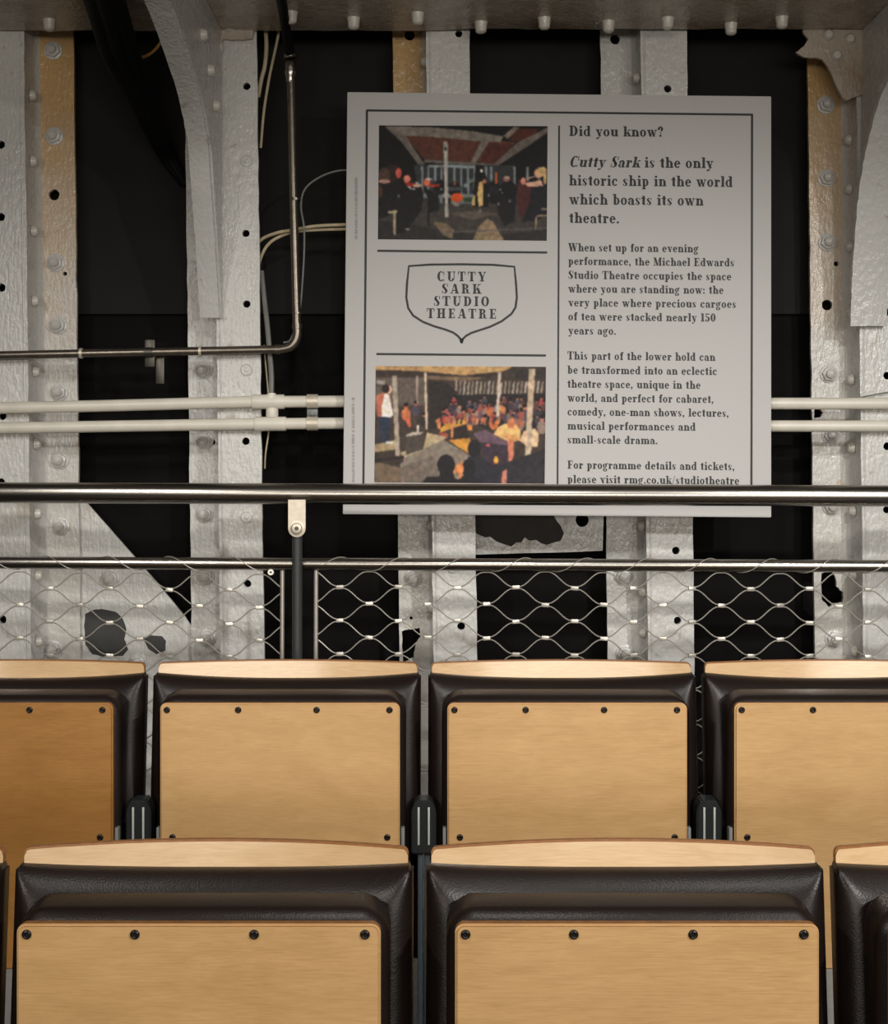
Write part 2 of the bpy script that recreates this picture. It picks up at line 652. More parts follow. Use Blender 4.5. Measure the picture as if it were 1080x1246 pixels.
hull_frame(485, 527, 526, 579, 'white iron hull frame behind left half of the information board, rust and painted warm glow at its top',
           nuts=[(503, 703)], flush=[(551, 690)],
           fholes=[(558, 41, 4.5), (561, 762, 4.8)], nholes=[(498, 43, 6.5), (500, 752, 2)],
           ragn=[[(489, 768), (497, 766), (510, 764), (511, 775), (506, 783), (503, 800), (490, 806)]],
           rivets=[(75, .04), (640, .04), (740, .05)], stain_glow=M['paint_stain_glow'])
hull_frame(738, 788, 787, 843.5, 'white iron hull frame behind right half of the information board',
           nuts=[(758, 701), (760, 795)], rivets=[(95, .03), (640, .04), (720, .04), (770, .04)],
           fholes=[(812, 108, 4.6), (822, 670, 4.8), (824, 755, 4.6)], nholes=[(748, 48, 6)])
hull_frame(990, 1034, 1049, 1150, 'white iron hull frame at far right under the right curved knee',
           nuts=[(1004, 128), (1005, 217), (1006, 295), (1008, 455), (1010, 529), (1011, 616), (1014, 777)],
           rivets=[(170, .05), (230, .05), (300, .05), (380, .05), (462, .05), (545, .05), (622, .05), (700, .05), (793, .05)],
           fholes=[(1076, 219, 4.6), (1078, 314, 4.6), (1078, 380, 4.6), (1079, 457, 4.8), (1079, 543, 4.8), (1079, 620, 4.8)],
           nholes=[(1006, 371, 6.5), (1017, 321, 3)],
           ragn=[[(999, 697), (1012, 696), (1017, 705), (1018, 714), (1026, 722), (1025, 733), (1014, 734), (1008, 739), (999, 729)], [(990.5, 498), (998, 497), (1001, 503), (998, 508), (990.5, 509)]],
           stain_glow=M['paint_stain_glow'])

# ------------------------------------------------------------------ riveted stringer plate along the top
YS = 3.498
zs = CZ + (HY - 37.5) * 3.49 / F
root = thing('deck_stringer', (0, YS, zs), 'long dull brown riveted iron plate across the top', 'beam')
b_ = bmesh.new()
lo = [(-1.4 + i * 0.04, 3.491 - (0.0 if i < 36 else 0.014) + rnd.uniform(-0.006, 0.004)) for i in range(71)]
plate(b_, lo + [(1.4, 2.70), (-1.4, 2.70)], [], lambda u, v_: Vector((u, v_, zs)), (0, 0, 0.016))
part('plate', b_, M['paint_dull'], root)
b_ = bmesh.new()
box(b_, -1.4, 1.4, 2.70, 2.715, zs, zs + 0.2)
part('top_flange', b_, M['paint_dull'], root)
for x, y in [(430, 22), (508, 16), (585, 27), (662, 22), (740, 26), (812, 22), (889, 29), (951, 21), (354, 15), (120, 18), (60, 24)]:
    Yr = (zs - CZ) * F / (HY - y)
    inst('rivet', PIN, P(x, y, Yr), (math.pi / 2, 0, 0), root, root)


# ------------------------------------------------------------------ curved knees rising towards the ceiling
def knee(label, curve, xa, xb, web_x, tab, tabs_riv, web_riv, side):
    """curve: (Y, Z) of the flange's face from foot to top; the flange spans xa..xb, the web stands at web_x"""
    root = thing('knee_bracket', (web_x, curve[0][0], curve[0][1]), label, 'knee bracket', 'curved iron knees')
    c = smooth_path([Vector((0, a, b)) for a, b in curve], 8)
    b_ = bmesh.new()
    rings = []
    for i, p in enumerate(c):
        t = (c[min(i + 1, len(c) - 1)] - c[max(i - 1, 0)]).normalized()
        nrm = Vector((0, t.z, -t.y))        # away from the viewer
        if nrm.y < 0:
            nrm = -nrm
        j = rnd.uniform(-0.001, 0.001)
        rings.append([b_.verts.new((xa + j, p.y, p.z)), b_.verts.new(((xa + xb) / 2, p.y - 0.004, p.z)),
                      b_.verts.new((xb + j, p.y, p.z)),
                      b_.verts.new((xb, p.y + nrm.y * 0.018, p.z + nrm.z * 0.018)),
                      b_.verts.new((xa, p.y + nrm.y * 0.018, p.z + nrm.z * 0.018))])
    for A, B in zip(rings[:-1], rings[1:]):
        for i in range(5):
            k_ = (i + 1) % 5
            b_.faces.new((A[i], A[k_], B[k_], B[i]))
    b_.faces.new(rings[0])
    b_.faces.new(rings[-1][::-1])
    part('flange', b_, M['paint'], root)
    b_ = bmesh.new()
    poly = [(p.y + 0.012, p.z) for p in c] + [(c[-1].y + 0.01, zs - 0.001), (YS - 0.004, zs - 0.001), (YS - 0.004, curve[0][1] + 0.01)]
    plate(b_, poly, [], lambda u, v_: Vector((web_x - 0.006, u, v_)), (0.012, 0, 0))
    part('web_plate', b_, M['paint'], root)
    b_ = bmesh.new()
    yt = YS - 0.014
    plate(b_, px_loop(ragged(tab, 3, 0.5), yt), [], lambda u, v_: Vector((u, yt, v_)), (0, 0.010, 0))
    part('gusset', b_, M['paint_dull'], root)
    for x, y in tabs_riv:
        inst('rivet', RIVET, P(x, y, yt), (0, 0, 0), root, root)
    for Y_, z in web_riv:
        inst('rivet', RIVET, (web_x + side * 0.006, Y_, z), (0, 0, side * math.pi / 2), root, root)
    return root


knee('curved white iron knee at upper left, rising from the frame beside the steel conduit',
     [(3.478, 1.885), (3.455, 1.96), (3.42, 2.044), (3.37, 2.15), (3.31, 2.265), (3.147, 2.354), (2.84, 2.43), (2.5, 2.47)],
     -0.574, -0.529, -0.530, [(232, -5), (312, -5), (310, 30), (307, 47), (290, 48), (271, 47), (264, 75), (250, 85), (240, 50)],
     [(279, 32), (266, 58)], [(3.30, 2.42), (3.20, 2.47), (3.38, 2.36)], 1)
knee('curved white iron knee at upper right, rising beside the bolted frame strip',
     [(3.478, 1.865), (3.465, 1.96), (3.44, 2.07), (3.40, 2.18), (3.33, 2.27), (3.20, 2.36), (2.9, 2.44), (2.5, 2.48)],
     0.955, 1.04, 0.99, [(1000, -5), (1100, -5), (1100, 95), (1040, 118), (1030, 122), (1024, 118), (1016, 102), (1006, 80), (1000, 72), (991, 70),
                         (979, 70), (968, 64), (978, 56), (983, 48), (976, 38), (990, 20)],
     [(1030, 13), (1055, 25), (1007, 43), (1033, 48), (1017, 68)], [(3.30, 2.38), (3.36, 2.30)], -1)

# ------------------------------------------------------------------ loose plates between frames
YG = 3.615
root = thing('triangular_plate', P(160, 800, YG), 'triangular white iron plate between the two left frames, with flaked dark patches', 'iron plate')
b_ = bmesh.new()
tri = [(96, 592), (104, 610), (150, 662), (190, 708), (225, 750), (233, 762), (240, 775), (240, 1010), (96, 1010)]
h1 = [(102, 762), (104, 747), (112, 742), (124, 741), (140, 744), (150, 753), (154, 766), (151, 778), (156, 790), (150, 798),
      (128, 800), (112, 796), (104, 785)]
h2 = [(174, 776), (182, 773), (197, 774), (202, 780), (201, 792), (190, 796), (180, 790)]
plate(b_, px_loop(tri, YG), [px_loop(ragged(h1, 3, 0.5), YG), px_loop(ragged(h2, 3, 0.4), YG)],
      lambda u, v_: Vector((u, YG, v_)), (0, 0.008, 0))
part('plate', b_, M['paint'], root)
b_ = bmesh.new()
plate(b_, px_loop([(98, 735), (208, 735), (208, 802), (98, 802)], YG), [], lambda u, v_: Vector((u, YG + 0.0025, v_)), (0, 0.004, 0))
part('bare_patch', b_, M['bare'], root)['label'] = 'dark patch where the white paint has flaked off'
for x, y in [(135, 703), (168, 805)]:
    inst('bolt', NUT, P(x, y, YG), (0, rnd.random(), 0), root, root)

YC = 3.59
b_ = bmesh.new()
cp = [(576, 600), (576, 647), (581, 650), (590, 654), (596, 653), (604, 659), (612, 662), (622, 665), (628, 660), (634, 660), (638, 654),
      (644, 658), (652, 657), (658, 661), (665, 663), (674, 660), (682, 658), (686, 649), (682, 640), (676, 632), (673, 626), (674, 600),
      (735, 600), (733, 670), (690, 672), (640, 673), (576, 675)]
# ragged lower plate: the corroded opening is the notch on its upper left
cp_o = [(576, 675), (576, 647)] + cp[2:22] + [(735, 600), (733, 670), (690, 672), (640, 673)]
plate(b_, px_loop(cp_o, YC), [px_loop(circle(708, 633, 8, 18, 0.05), YC)], lambda u, v_: Vector((u, YC, v_)), (0, 0.009, 0))
pos = P(650, 640, YC)
root = thing('corroded_plate', pos, 'white iron plate with a large ragged dark patch, just below the information board', 'iron plate')
part('plate', b_, M['paint'], root)
b_ = bmesh.new()
plate(b_, px_loop([(578, 602), (690, 602), (690, 667), (578, 667)], YC), [], lambda u, v_: Vector((u, YC + 0.004, v_)), (0, 0.004, 0))
part('bare_patch', b_, M['bare_black'], root)['label'] = 'dark corroded patch'

# ------------------------------------------------------------------ pipes and conduits
YP = 3.475


def pipe(label, pts, r, collars, mat='pipe'):
    mid = P(*pts[len(pts) // 2])
    root = thing('service_pipe', mid, label, 'pipe', 'cream service pipes')
    b_ = bmesh.new()
    tube(b_, [P(*p) for p in pts], r, 18)
    part('tube', b_, M[mat], root)
    for (a, b, rr) in collars:
        b_ = bmesh.new()
        A, B = P(*a), P(*b)
        d = (B - A).normalized()
        L = (B - A).length
        lathe(b_, [(r * .98, 0), (rr * .96, 0), (rr, 0.002), (rr, L - 0.002), (rr * .96, L), (r * .98, L)], A, d, 20)
        part('coupling', b_, M[mat], root)
    return root


pipe('upper cream painted pipe running across behind the information board',
     [(-420, 505, YP), (120, 494, YP), (305, 489, YP), (420, 488.5, YP), (940, 491, YP), (1500, 491, YP)], 0.0140,
     [((307, 489, YP), (346, 488.8, YP), 0.0172)])
pipe('lower cream painted pipe running across behind the information board',
     [(-420, 528, YP), (120, 519, YP), (305, 516, YP), (420, 515, YP), (940, 518.5, YP), (1500, 518.5, YP)], 0.0138,
     [((310, 516, YP), (348, 515.7, YP), 0.0170)])
# tee fitting in front of both pipes, joining them
b_ = bmesh.new()
lathe(b_, [(0, 0), (0.0135, 0), (0.0150, .004), (0.0150, .020), (0.0135, .024), (0, .024)], P(330, 480, YP), (0, 0, -1), 18)
lathe(b_, [(0, 0), (0.0130, 0), (0.0145, .004), (0.0145, .018), (0.013, .022), (0, .022)], P(331, 508, YP - 0.001), (0, 0, 1), 18)
lathe(b_, [(0.0095, 0), (0.0095, 0.065)], P(330.5, 512, YP), (0, 0, 1), 14)
o = to_obj('tee_fitting', b_, M['pipe'])
tag(o, 'short cream tee fitting joining the two cream pipes', 'pipe fitting')
# double clamp
root = thing('pipe_clamp', P(380, 502, YP), 'bright steel double clamp holding the two cream pipes left of the board', 'clamp')
for yy in (488.5, 515.2):
    b_ = bmesh.new()
    A = P(373.5, yy, YP)
    lathe(b_, [(0.0145, 0), (0.0172, 0), (0.0172, 0.0255), (0.0145, 0.0255)], A, (1, 0, 0), 20)
    part('band', b_, M['bracket'], root)
b_ = bmesh.new()
A = P(373.5, 498, YP)
B = P(386.5, 506, YP)
box(b_, A.x, B.x, YP - 0.006, YP + 0.02, B.z, A.z, 0.001)
lathe(b_, [(0.007, 0), (0.007, 0.004), (0.003, 0.005), (0, 0.004)], P(380, 502, YP - 0.006), (0, -1, 0), 12)
part('bridge', b_, M['grey_metal'], root)

# steel conduit: down, round an elbow and away to the left
YT = 3.468
root = thing('steel_conduit', P(355, 250, YT), 'dark worn steel conduit dropping from top and turning left at an elbow', 'conduit')
b_ = bmesh.new()
tube(b_, [P(353.5, 84, YT), P(357, 240, YT), P(361, 396, YT)], 0.0102, 18)
part('vertical_tube', b_, M['bronze'], root)
b_ = bmesh.new()
el = [P(361, 396, YT), P(361.5, 406, YT), P(359.5, 415, YT), P(354, 421.5, YT), P(345, 424.5, YT), P(334, 425.2, YT)]
tube(b_, el, 0.0108, 18, smooth=6)
part('elbow', b_, M['bronze'], root)
b_ = bmesh.new()
tube(b_, [P(336, 425.2, YT), P(180, 428.5, YT), P(-420, 441, YT)], 0.0100, 18)
part('horizontal_tube', b_, M['bronze'], root)
b_ = bmesh.new()
tube(b_, [P(353, 68, YT), P(347, 30, YT - 0.10), P(341, -8, 3.14), P(337, -40, 2.96)], 0.0112, 18, smooth=5)
part('upper_tube', b_, M['cable_black'], root)  # near-black colour puts the shadow into the upper tube
b_ = bmesh.new()
lathe(b_, [(0.0125, 0), (0.015, 0.002), (0.015, 0.008), (0.0125, 0.010)], P(353, 66, YT - 0.002), (0, 0, -1), 20)
lathe(b_, [(0.0100, 0), (0.0120, 0.004), (0.0120, 0.02), (0.0138, 0.022), (0.0138, 0.030), (0.011, 0.036), (0.010, 0.05)],
      P(353.3, 75, YT), (0, 0, -1), 20)
part('gland', b_, M['steel'], root)
for (x, y, ax, ln) in [(359, 241, 'v', 0.006), (361.2, 380, 'v', 0.005), (361.3, 394, 'v', .012), (97, 430, 'h', 0.007), (242, 427.4, 'h', 0.006), (335, 425.3, 'h', .012)]:
    b_ = bmesh.new()
    d = (0, 0, -1) if ax == 'v' else (1, 0, 0)
    lathe(b_, [(0.0098, 0), (0.0124, 0), (0.0124, ln), (0.0098, ln)], P(x, y, YT), d, 18)
    part('collar', b_, M['bracket'] if ax == 'h' and ln < .01 else M['bronze'], root)
root = thing('conduit_saddle', P(182, 430, YT), 'small metal saddle and hanging strip on the horizontal steel conduit', 'pipe saddle')
b_ = bmesh.new()
A, B = P(175, 413, YT), P(187, 446, YT)
box(b_, A.x, B.x, YT + 0.0105, YT + 0.015, B.z, A.z, 0.0008)
lathe(b_, [(0.0102, 0), (0.0118, 0), (0.0118, 0.019), (0.0102, 0.019)], P(176, 428.6, YT), (1, 0, 0), 18)
part('saddle', b_, M['dark_metal'], root)
b_ = bmesh.new()
A, B = P(190, 432, YT + .02), P(200, 467, YT + .02)
box(b_, A.x, B.x, YT + 0.0152, YT + 0.0182, B.z, A.z, 0.0008)
box(b_, P(176, 0, YT).x, B.x, YT + 0.0152, YT + 0.0182, A.z - 0.006, A.z + 0.004)
part('strip', b_, M['dark_metal'], root)


# ------------------------------------------------------------------ cables
def cable(label, pts, r, mat, group='thin cables on the hull', name='cable', sm=8):
    b_ = bmesh.new()
    tube(b_, [P(*p) for p in pts], r, 8, smooth=sm)
    o_ = to_obj(name, b_, M[mat])
    tag(o_, label, 'cable', group)
    return o_


cable('cream cable hanging close beside the top of the frame under the left knee', [(322, 22, 3.53), (324, 55, 3.53), (322, 80, 3.53), (318, 96, 3.53), (314, 118, 3.54)], 0.0050, 'cable_cream')
cable('slanting cream cable between the frame and the steel conduit, near the top', [(341, 25, 3.54), (337, 50, 3.54), (328, 92, 3.54), (321, 135, 3.54), (317, 180, 3.55)], 0.0034, 'cable_cream')
cable('upper cream cable curving from the frame behind the steel conduit to the board', [(310, 300, 3.53), (320, 290, 3.52), (338, 283, 3.50), (356, 280, 3.50), (385, 275, 3.49), (430, 273, 3.475)], 0.0040, 'cable_cream')
cable('lower cream cable curving from the frame behind the steel conduit to the board', [(312, 330, 3.53), (320, 307, 3.52), (330, 294, 3.51), (345, 286, 3.51), (362, 281.5, 3.51), (390, 279.5, 3.505), (430, 278.5, 3.49)], 0.0038, 'cable_cream')
cable('thin grey cable looping down behind the steel conduit beside the board', [(432, 207, 3.47), (410, 208, 3.475), (388, 216, 3.48), (371, 230, 3.48), (366, 250, 3.487), (369.5, 275, 3.480), (370, 300, 3.487),
      (368, 340, 3.487), (364, 380, 3.487), (354, 412, 3.485), (345, 417, 3.49)], 0.0024, 'cable_grey')
cable('grey cable running down the frame edge into the tee fitting', [(318, 330, 3.53), (321, 360, 3.52), (325, 395, 3.50), (328, 430, 3.49), (330, 455, 3.48), (330, 481, YP)], 0.0062, 'cable_grey')
cable('thin wire hanging below the cream pipes beside the frame', [(321, 420, 3.52), (324, 452, 3.51), (327, 490, 3.51), (327, 522, 3.51), (323, 552, 3.52), (322, 570, 3.53)], 0.0020, 'cable_cream')
cable('short cable with orange light painted in, curving behind the left knee near the top', [(150, 62, 3.50), (160, 69, 3.50), (175, 69, 3.50), (188, 61, 3.50), (198, 48, 3.50)], 0.0036, 'cable_orange_lit')
cable('thin dark wire lying across the frame at far right above the upper cream pipe', [(1046, 484, 3.492), (1054, 482, 3.488), (1070, 479, 3.486), (1100, 474, 3.486)], 0.0016, 'cable_grey')
b_ = bmesh.new()
for i, (dx, r) in enumerate([(-17, .020), (-3, .024), (10, .018), (17, .013)]):
    pts = [P(120 + dx, -30, 2.98 + .01 * i), P(134 + dx, 18, 3.18 + .01 * i), P(150 + dx, 70, 3.34 + .008 * i),
           P(172 + dx * .6, 118, 3.45 + .008 * i), P(193 + dx * .5, 165, 3.57), P(206 + dx * .4, 192, 3.635), P(226 + dx * .2, 224, 3.65)]
    n = (len(pts) - 1) * 8 + 1
    tube(b_, pts, [r * (1 - 0.55 * j / n) for j in range(n)], 10, smooth=8)
o = to_obj('cable_bundle', b_, M['cable_black'])
tag(o, 'black bundle of hanging cables at upper left, passing behind the left knee', 'cables')

# ------------------------------------------------------------------ information board
YB0, KB = 3.415, 0.036         # depth at its foot and backward lean
ZB0 = CZ - (628 - HY) * YB0 / F


def S(px, py, off=0.0):
    Y = (YB0 + KB * (CZ - ZB0)) / (1 + KB * (py - HY) / F)
    p = P(px, py, Y)
    return p + Vector((0, -1, KB)).normalized() * off


corners = [(422.5, 112), (938, 117.2), (938, 629.5), (417, 625.5)]
bpos = S(677, 627)
board = thing('information_board', bpos, 'large white printed information board with two photographs and black text, behind the handrail', 'sign board')
b_ = bmesh.new()
front = [b_.verts.new(S(*c)) for c in corners]
back = [b_.verts.new(S(*c) + Vector((0, 0.010, 0))) for c in corners]
b_.faces.new(front)
b_.faces.new(back[::-1])
for i in range(4):
    j = (i + 1) % 4
    b_.faces.new((front[i], front[j], back[j], back[i]))
bmesh.ops.recalc_face_normals(b_, faces=b_.faces[:])
bmesh.ops.bevel(b_, geom=b_.edges[:], offset=0.0012, segments=2, affect='EDGES')
part('panel', b_, M['board'], board)
for x, y in [(549, 160), (812, 160), (550, 590), (812, 590)]:
    b_ = bmesh.new()
    p = S(x, y)
    box(b_, p.x - .02, p.x + .02, p.y + 0.0095, YF - 0.0005, p.z - .02, p.z + .02)
    part('standoff', b_, M['grey_metal'], board)


def quad_px(bm_, pts, off):
    vs = [bm_.verts.new(S(x, y, off)) for x, y in pts]
    try:
        bm_.faces.new(vs)
    except ValueError:
        pass


def stroke(bm_, pts, wd, off=0.0006, closed=False):
    pts = [Vector(p) for p in pts]
    n = len(pts)
    L, R = [], []
    for i in range(n):
        if closed:
            a, b = pts[i - 1], pts[(i + 1) % n]
        else:
            a, b = pts[max(i - 1, 0)], pts[min(i + 1, n - 1)]
        t = (b - a).normalized()
        nn = Vector((-t.y, t.x)) * wd / 2
        L.append(pts[i] + nn)
        R.append(pts[i] - nn)
    for i in range(n if closed else n - 1):
        j = (i + 1) % n
        quad_px(bm_, [L[i], L[j], R[j], R[i]], off)


# --- a bold high-contrast serif face, drawn from stems, hairlines and bowls
SW, HW = 0.225, 0.085
V3 = 'v'


def flag(x, y):
    return ('h', x - .09, x + .1, y - .035)


def low_stem(x, h=0.66):
    return [('v', x, 0, h), ('f', x + SW / 2, 0), ('h', x - .09, x + .06, h - .035)]


G = {
    'a': (.62, [('v', .34, 0, .48), ('h', .45, .62, .035), ('o', .29, .44, .245, .23, 0, 165, .2), ('b', .13, .48, .085), ('o', .24, .18, .21, .2, 75, 300, .18)]),
    'b': (.68, low_stem(.1, 1)[0:1] + [('h', .01, .16, .965), ('o', .36, .33, .28, .35, -125, 125, .2)]),
    'c': (.58, [('o', .31, .33, .28, .35, 45, 325, .2), ('b', .46, .5, .085)]),
    'd': (.70, [('v', .4, 0, 1), ('h', .31, .46, .965), ('h', .5, .68, .035), ('o', .31, .33, .28, .35, 55, 305, .2)]),
    'e': (.60, [('o', .31, .33, .28, .35, 0, 325, .2), ('h', .14, .56, .36)]),
    'f': (.46, [('v', .13, 0, .82), ('f', .23, 0), ('h', .02, .42, .63), ('o', .33, .8, .2, .2, 40, 180, .2), ('b', .42, .88, .085)]),
    'g': (.64, [('o', .27, .42, .25, .25, 0, 360, .18), ('o', .29, -.12, .27, .19, 0, 360, .16), ('b', .54, .66, .09), ('h', .36, .54, .6), ('d', .1, .2, .14, .02, .08)]),
    'h': (.74, [('v', .1, 0, 1), ('f', .2, 0), ('h', .01, .16, .965), ('v', .46, 0, .45), ('f', .56, 0), ('o', .4, .42, .26, .25, 0, 150, .2)]),
    'i': (.38, low_stem(.1) + [('b', .2, .88, .115)]),
    'k': (.72, [('v', .1, 0, 1), ('f', .2, 0), ('h', .01, .16, .965), ('d', .28, .26, .54, .62, .07), ('d', .34, .4, .5, 0, .22), ('h', .44, .7, .63), ('f', .6, 0)]),
    'l': (.38, [('v', .1, 0, 1), ('f', .2, 0), ('h', .01, .16, .965)]),
    'm': (1.10, low_stem(.1) + [('v', .46, 0, .45), ('f', .56, 0), ('o', .4, .42, .26, .25, 0, 150, .2), ('v', .82, 0, .45), ('f', .92, 0), ('o', .76, .42, .26, .25, 0, 150, .2)]),
    'n': (.74, low_stem(.1) + [('v', .46, 0, .45), ('f', .56, 0), ('o', .4, .42, .26, .25, 0, 150, .2)]),
    'o': (.62, [('o', .31, .33, .29, .35, 0, 360, .2)]),
    'p': (.68, [('v', .1, -.3, .66), ('f', .2, -.3), ('h', .01, .16, .625), ('o', .36, .33, .28, .35, -125, 125, .2)]),
    'q': (.68, [('v', .4, -.3, .66), ('f', .5, -.3), ('o', .31, .33, .28, .35, 55, 305, .2)]),
    'r': (.56, low_stem(.1) + [('b', .46, .53, .1), ('o', .42, .48, .17, .18, 60, 170, .06)]),
    's': (.52, [('o', .25, .49, .2, .18, 60, 250, .15), ('o', .25, .17, .2, .18, -120, 70, .15), ('d', .08, .48, .26, .16, .17), ('t', .4, .46, .64), ('t', .06, .02, .2)]),
    't': (.44, [('v', .12, .08, .86), ('h', .0, .40, .63), ('o', .28, .16, .16, .17, 180, 330, .17)]),
    'u': (.74, [('v', .1, .2, .66), ('h', .01, .16, .625), ('v', .46, 0, .66), ('h', .37, .5, .625), ('h', .6, .73, .035), ('o', .32, .22, .22, .23, 180, 330, .2)]),
    'v': (.66, [('d', .06, .66, .3, 0, .21), ('d', .52, .66, .34, 0, .07), ('h', 0, .34, .63), ('h', .42, .66, .63)]),
    'w': (.96, [('d', .06, .66, .26, 0, .2), ('d', .5, .66, .3, 0, .07), ('d', .38, .66, .58, 0, .2), ('d', .82, .66, .62, 0, .07), ('h', 0, .3, .63), ('h', .34, .6, .63), ('h', .72, .96, .63)]),
    'x': (.66, [('d', .08, .66, .42, 0, .2), ('d', .5, .66, .12, 0, .07), ('h', 0, .3, .63), ('h', .4, .62, .63), ('f', .14, 0), ('f', .52, 0)]),
    'y': (.66, [('d', .06, .66, .3, 0, .21), ('d', .52, .66, .26, -.22, .07), ('h', 0, .34, .63), ('h', .42, .66, .63), ('b', .16, -.2, .1)]),
    'A': (.86, [('d', .1, 0, .36, 1, .07), ('d', .34, 1, .56, 0, .24), ('h', .2, .62, .3), ('h', 0, .26, .035), ('h', .46, .86, .035)]),
    'C': (.80, [('o', .41, .5, .37, .53, 50, 312, .25), ('t', .68, .62, 1.0), ('t', .68, .0, .2)]),
    'D': (.86, [('v', .12, 0, 1, .24), ('h', .02, .42, .035), ('h', .02, .42, .965), ('o', .4, .5, .42, .5, -90, 90, .25)]),
    'E': (.76, [('v', .12, 0, 1, .24), ('h', .02, .68, .035), ('h', .02, .68, .965), ('h', .3, .5, .5), ('t', .62, 0, .28), ('t', .62, .72, 1), ('t', .48, .36, .64)]),
    'F': (.72, [('v', .12, 0, 1, .24), ('h', .02, .46, .035), ('h', .02, .66, .965), ('h', .3, .5, .5), ('t', .60, .7, 1), ('t', .48, .36, .64)]),
    'H': (.94, [('v', .12, 0, 1, .24), ('v', .58, 0, 1, .24), ('h', .3, .6, .5), ('h', .02, .46, .035), ('h', .02, .46, .965), ('h', .48, .92, .035), ('h', .48, .92, .965)]),
    'I': (.48, [('v', .12, 0, 1, .24), ('h', .02, .46, .035), ('h', .02, .46, .965)]),
    'K': (.92, [('v', .12, 0, 1, .24), ('h', .02, .46, .035), ('h', .02, .46, .965), ('d', .34, .36, .68, 1, .07), ('d', .42, .58, .6, 0, .25), ('h', .54, .86, .965), ('h', .5, .92, .035)]),
    'M': (1.08, [('v', .76, 0, 1, .24), ('t', .14, 0, 1), ('d', .12, 1, .42, 0, .24), ('d', .5, 0, .76, 1, .07), ('h', 0, .3, .035), ('h', .66, 1.08, .035), ('h', .02, .2, .965), ('h', .8, 1.08, .965)]),
    'O': (.84, [('o', .42, .5, .4, .53, 0, 360, .25)]),
    'R': (.88, [('v', .12, 0, 1, .24), ('h', .02, .46, .035), ('h', .02, .42, .965), ('h', .3, .5, .5), ('o', .42, .74, .3, .26, -90, 90, .23), ('v', .5, .06, .46, .22), ('h', .6, .86, .04)]),
    'S': (.66, [('o', .33, .74, .26, .28, 55, 255, .22), ('o', .33, .26, .27, .28, -125, 75, .22), ('d', .08, .74, .36, .26, .24), ('t', .56, .68, 1.0), ('t', .06, .0, .3)]),
    'T': (.80, [('v', .28, 0, 1, .24), ('h', .18, .62, .035), ('h', .02, .78, .965), ('t', .02, .68, 1), ('t', .73, .68, 1)]),
    'U': (.88, [('v', .12, .26, 1, .24), ('h', .02, .46, .965), ('t', .70, .3, 1), ('h', .58, .88, .965), ('o', .435, .3, .315, .33, 180, 360, .22)]),
    'W': (1.22, [('d', .06, 1, .3, 0, .25), ('d', .62, 1, .38, 0, .07), ('d', .5, 1, .74, 0, .25), ('d', 1.06, 1, .82, 0, .07), ('h', 0, .4, .965), ('h', .44, .8, .965), ('h', .94, 1.2, .965)]),
    'Y': (.84, [('v', .32, 0, .45, .24), ('d', .06, 1, .32, .42, .25), ('d', .72, 1, .5, .42, .07), ('h', 0, .38, .965), ('h', .58, .84, .965), ('h', .22, .66, .035)]),
    '1': (.5, [('v', .14, 0, 1, .24), ('h', .04, .48, .035), ('h', .04, .2, .965)]),
    '5': (.62, [('o', .28, .3, .3, .33, -130, 130, .23), ('t', .1, .5, 1), ('d', .08, .86, .12, .98, .44), ('b', .12, .18, .1)]),
    '0': (.66, [('o', .33, .5, .31, .52, 0, 360, .23)]),
    '.': (.30, [('b', .14, .09, .11)]),
    ',': (.30, [('b', .14, .09, .11), ('d', .16, .06, .06, -.16, .09)]),
    ':': (.30, [('b', .14, .09, .11), ('b', .14, .52, .11)]),
    '?': (.56, [('o', .27, .76, .25, .26, -70, 200, .21), ('b', .12, .76, .09), ('t', .25, .28, .5), ('b', .27, .1, .11)]),
    '-': (.40, [('r', .04, .36, .26, .36)]),
    '/': (.42, [('d', .02, -.1, .34, 1, .06)]),
    "'": (.26, [('b', .12, .86, .1), ('d', .14, .84, .08, .68, .08)]),
    ' ': (.36, []),
}


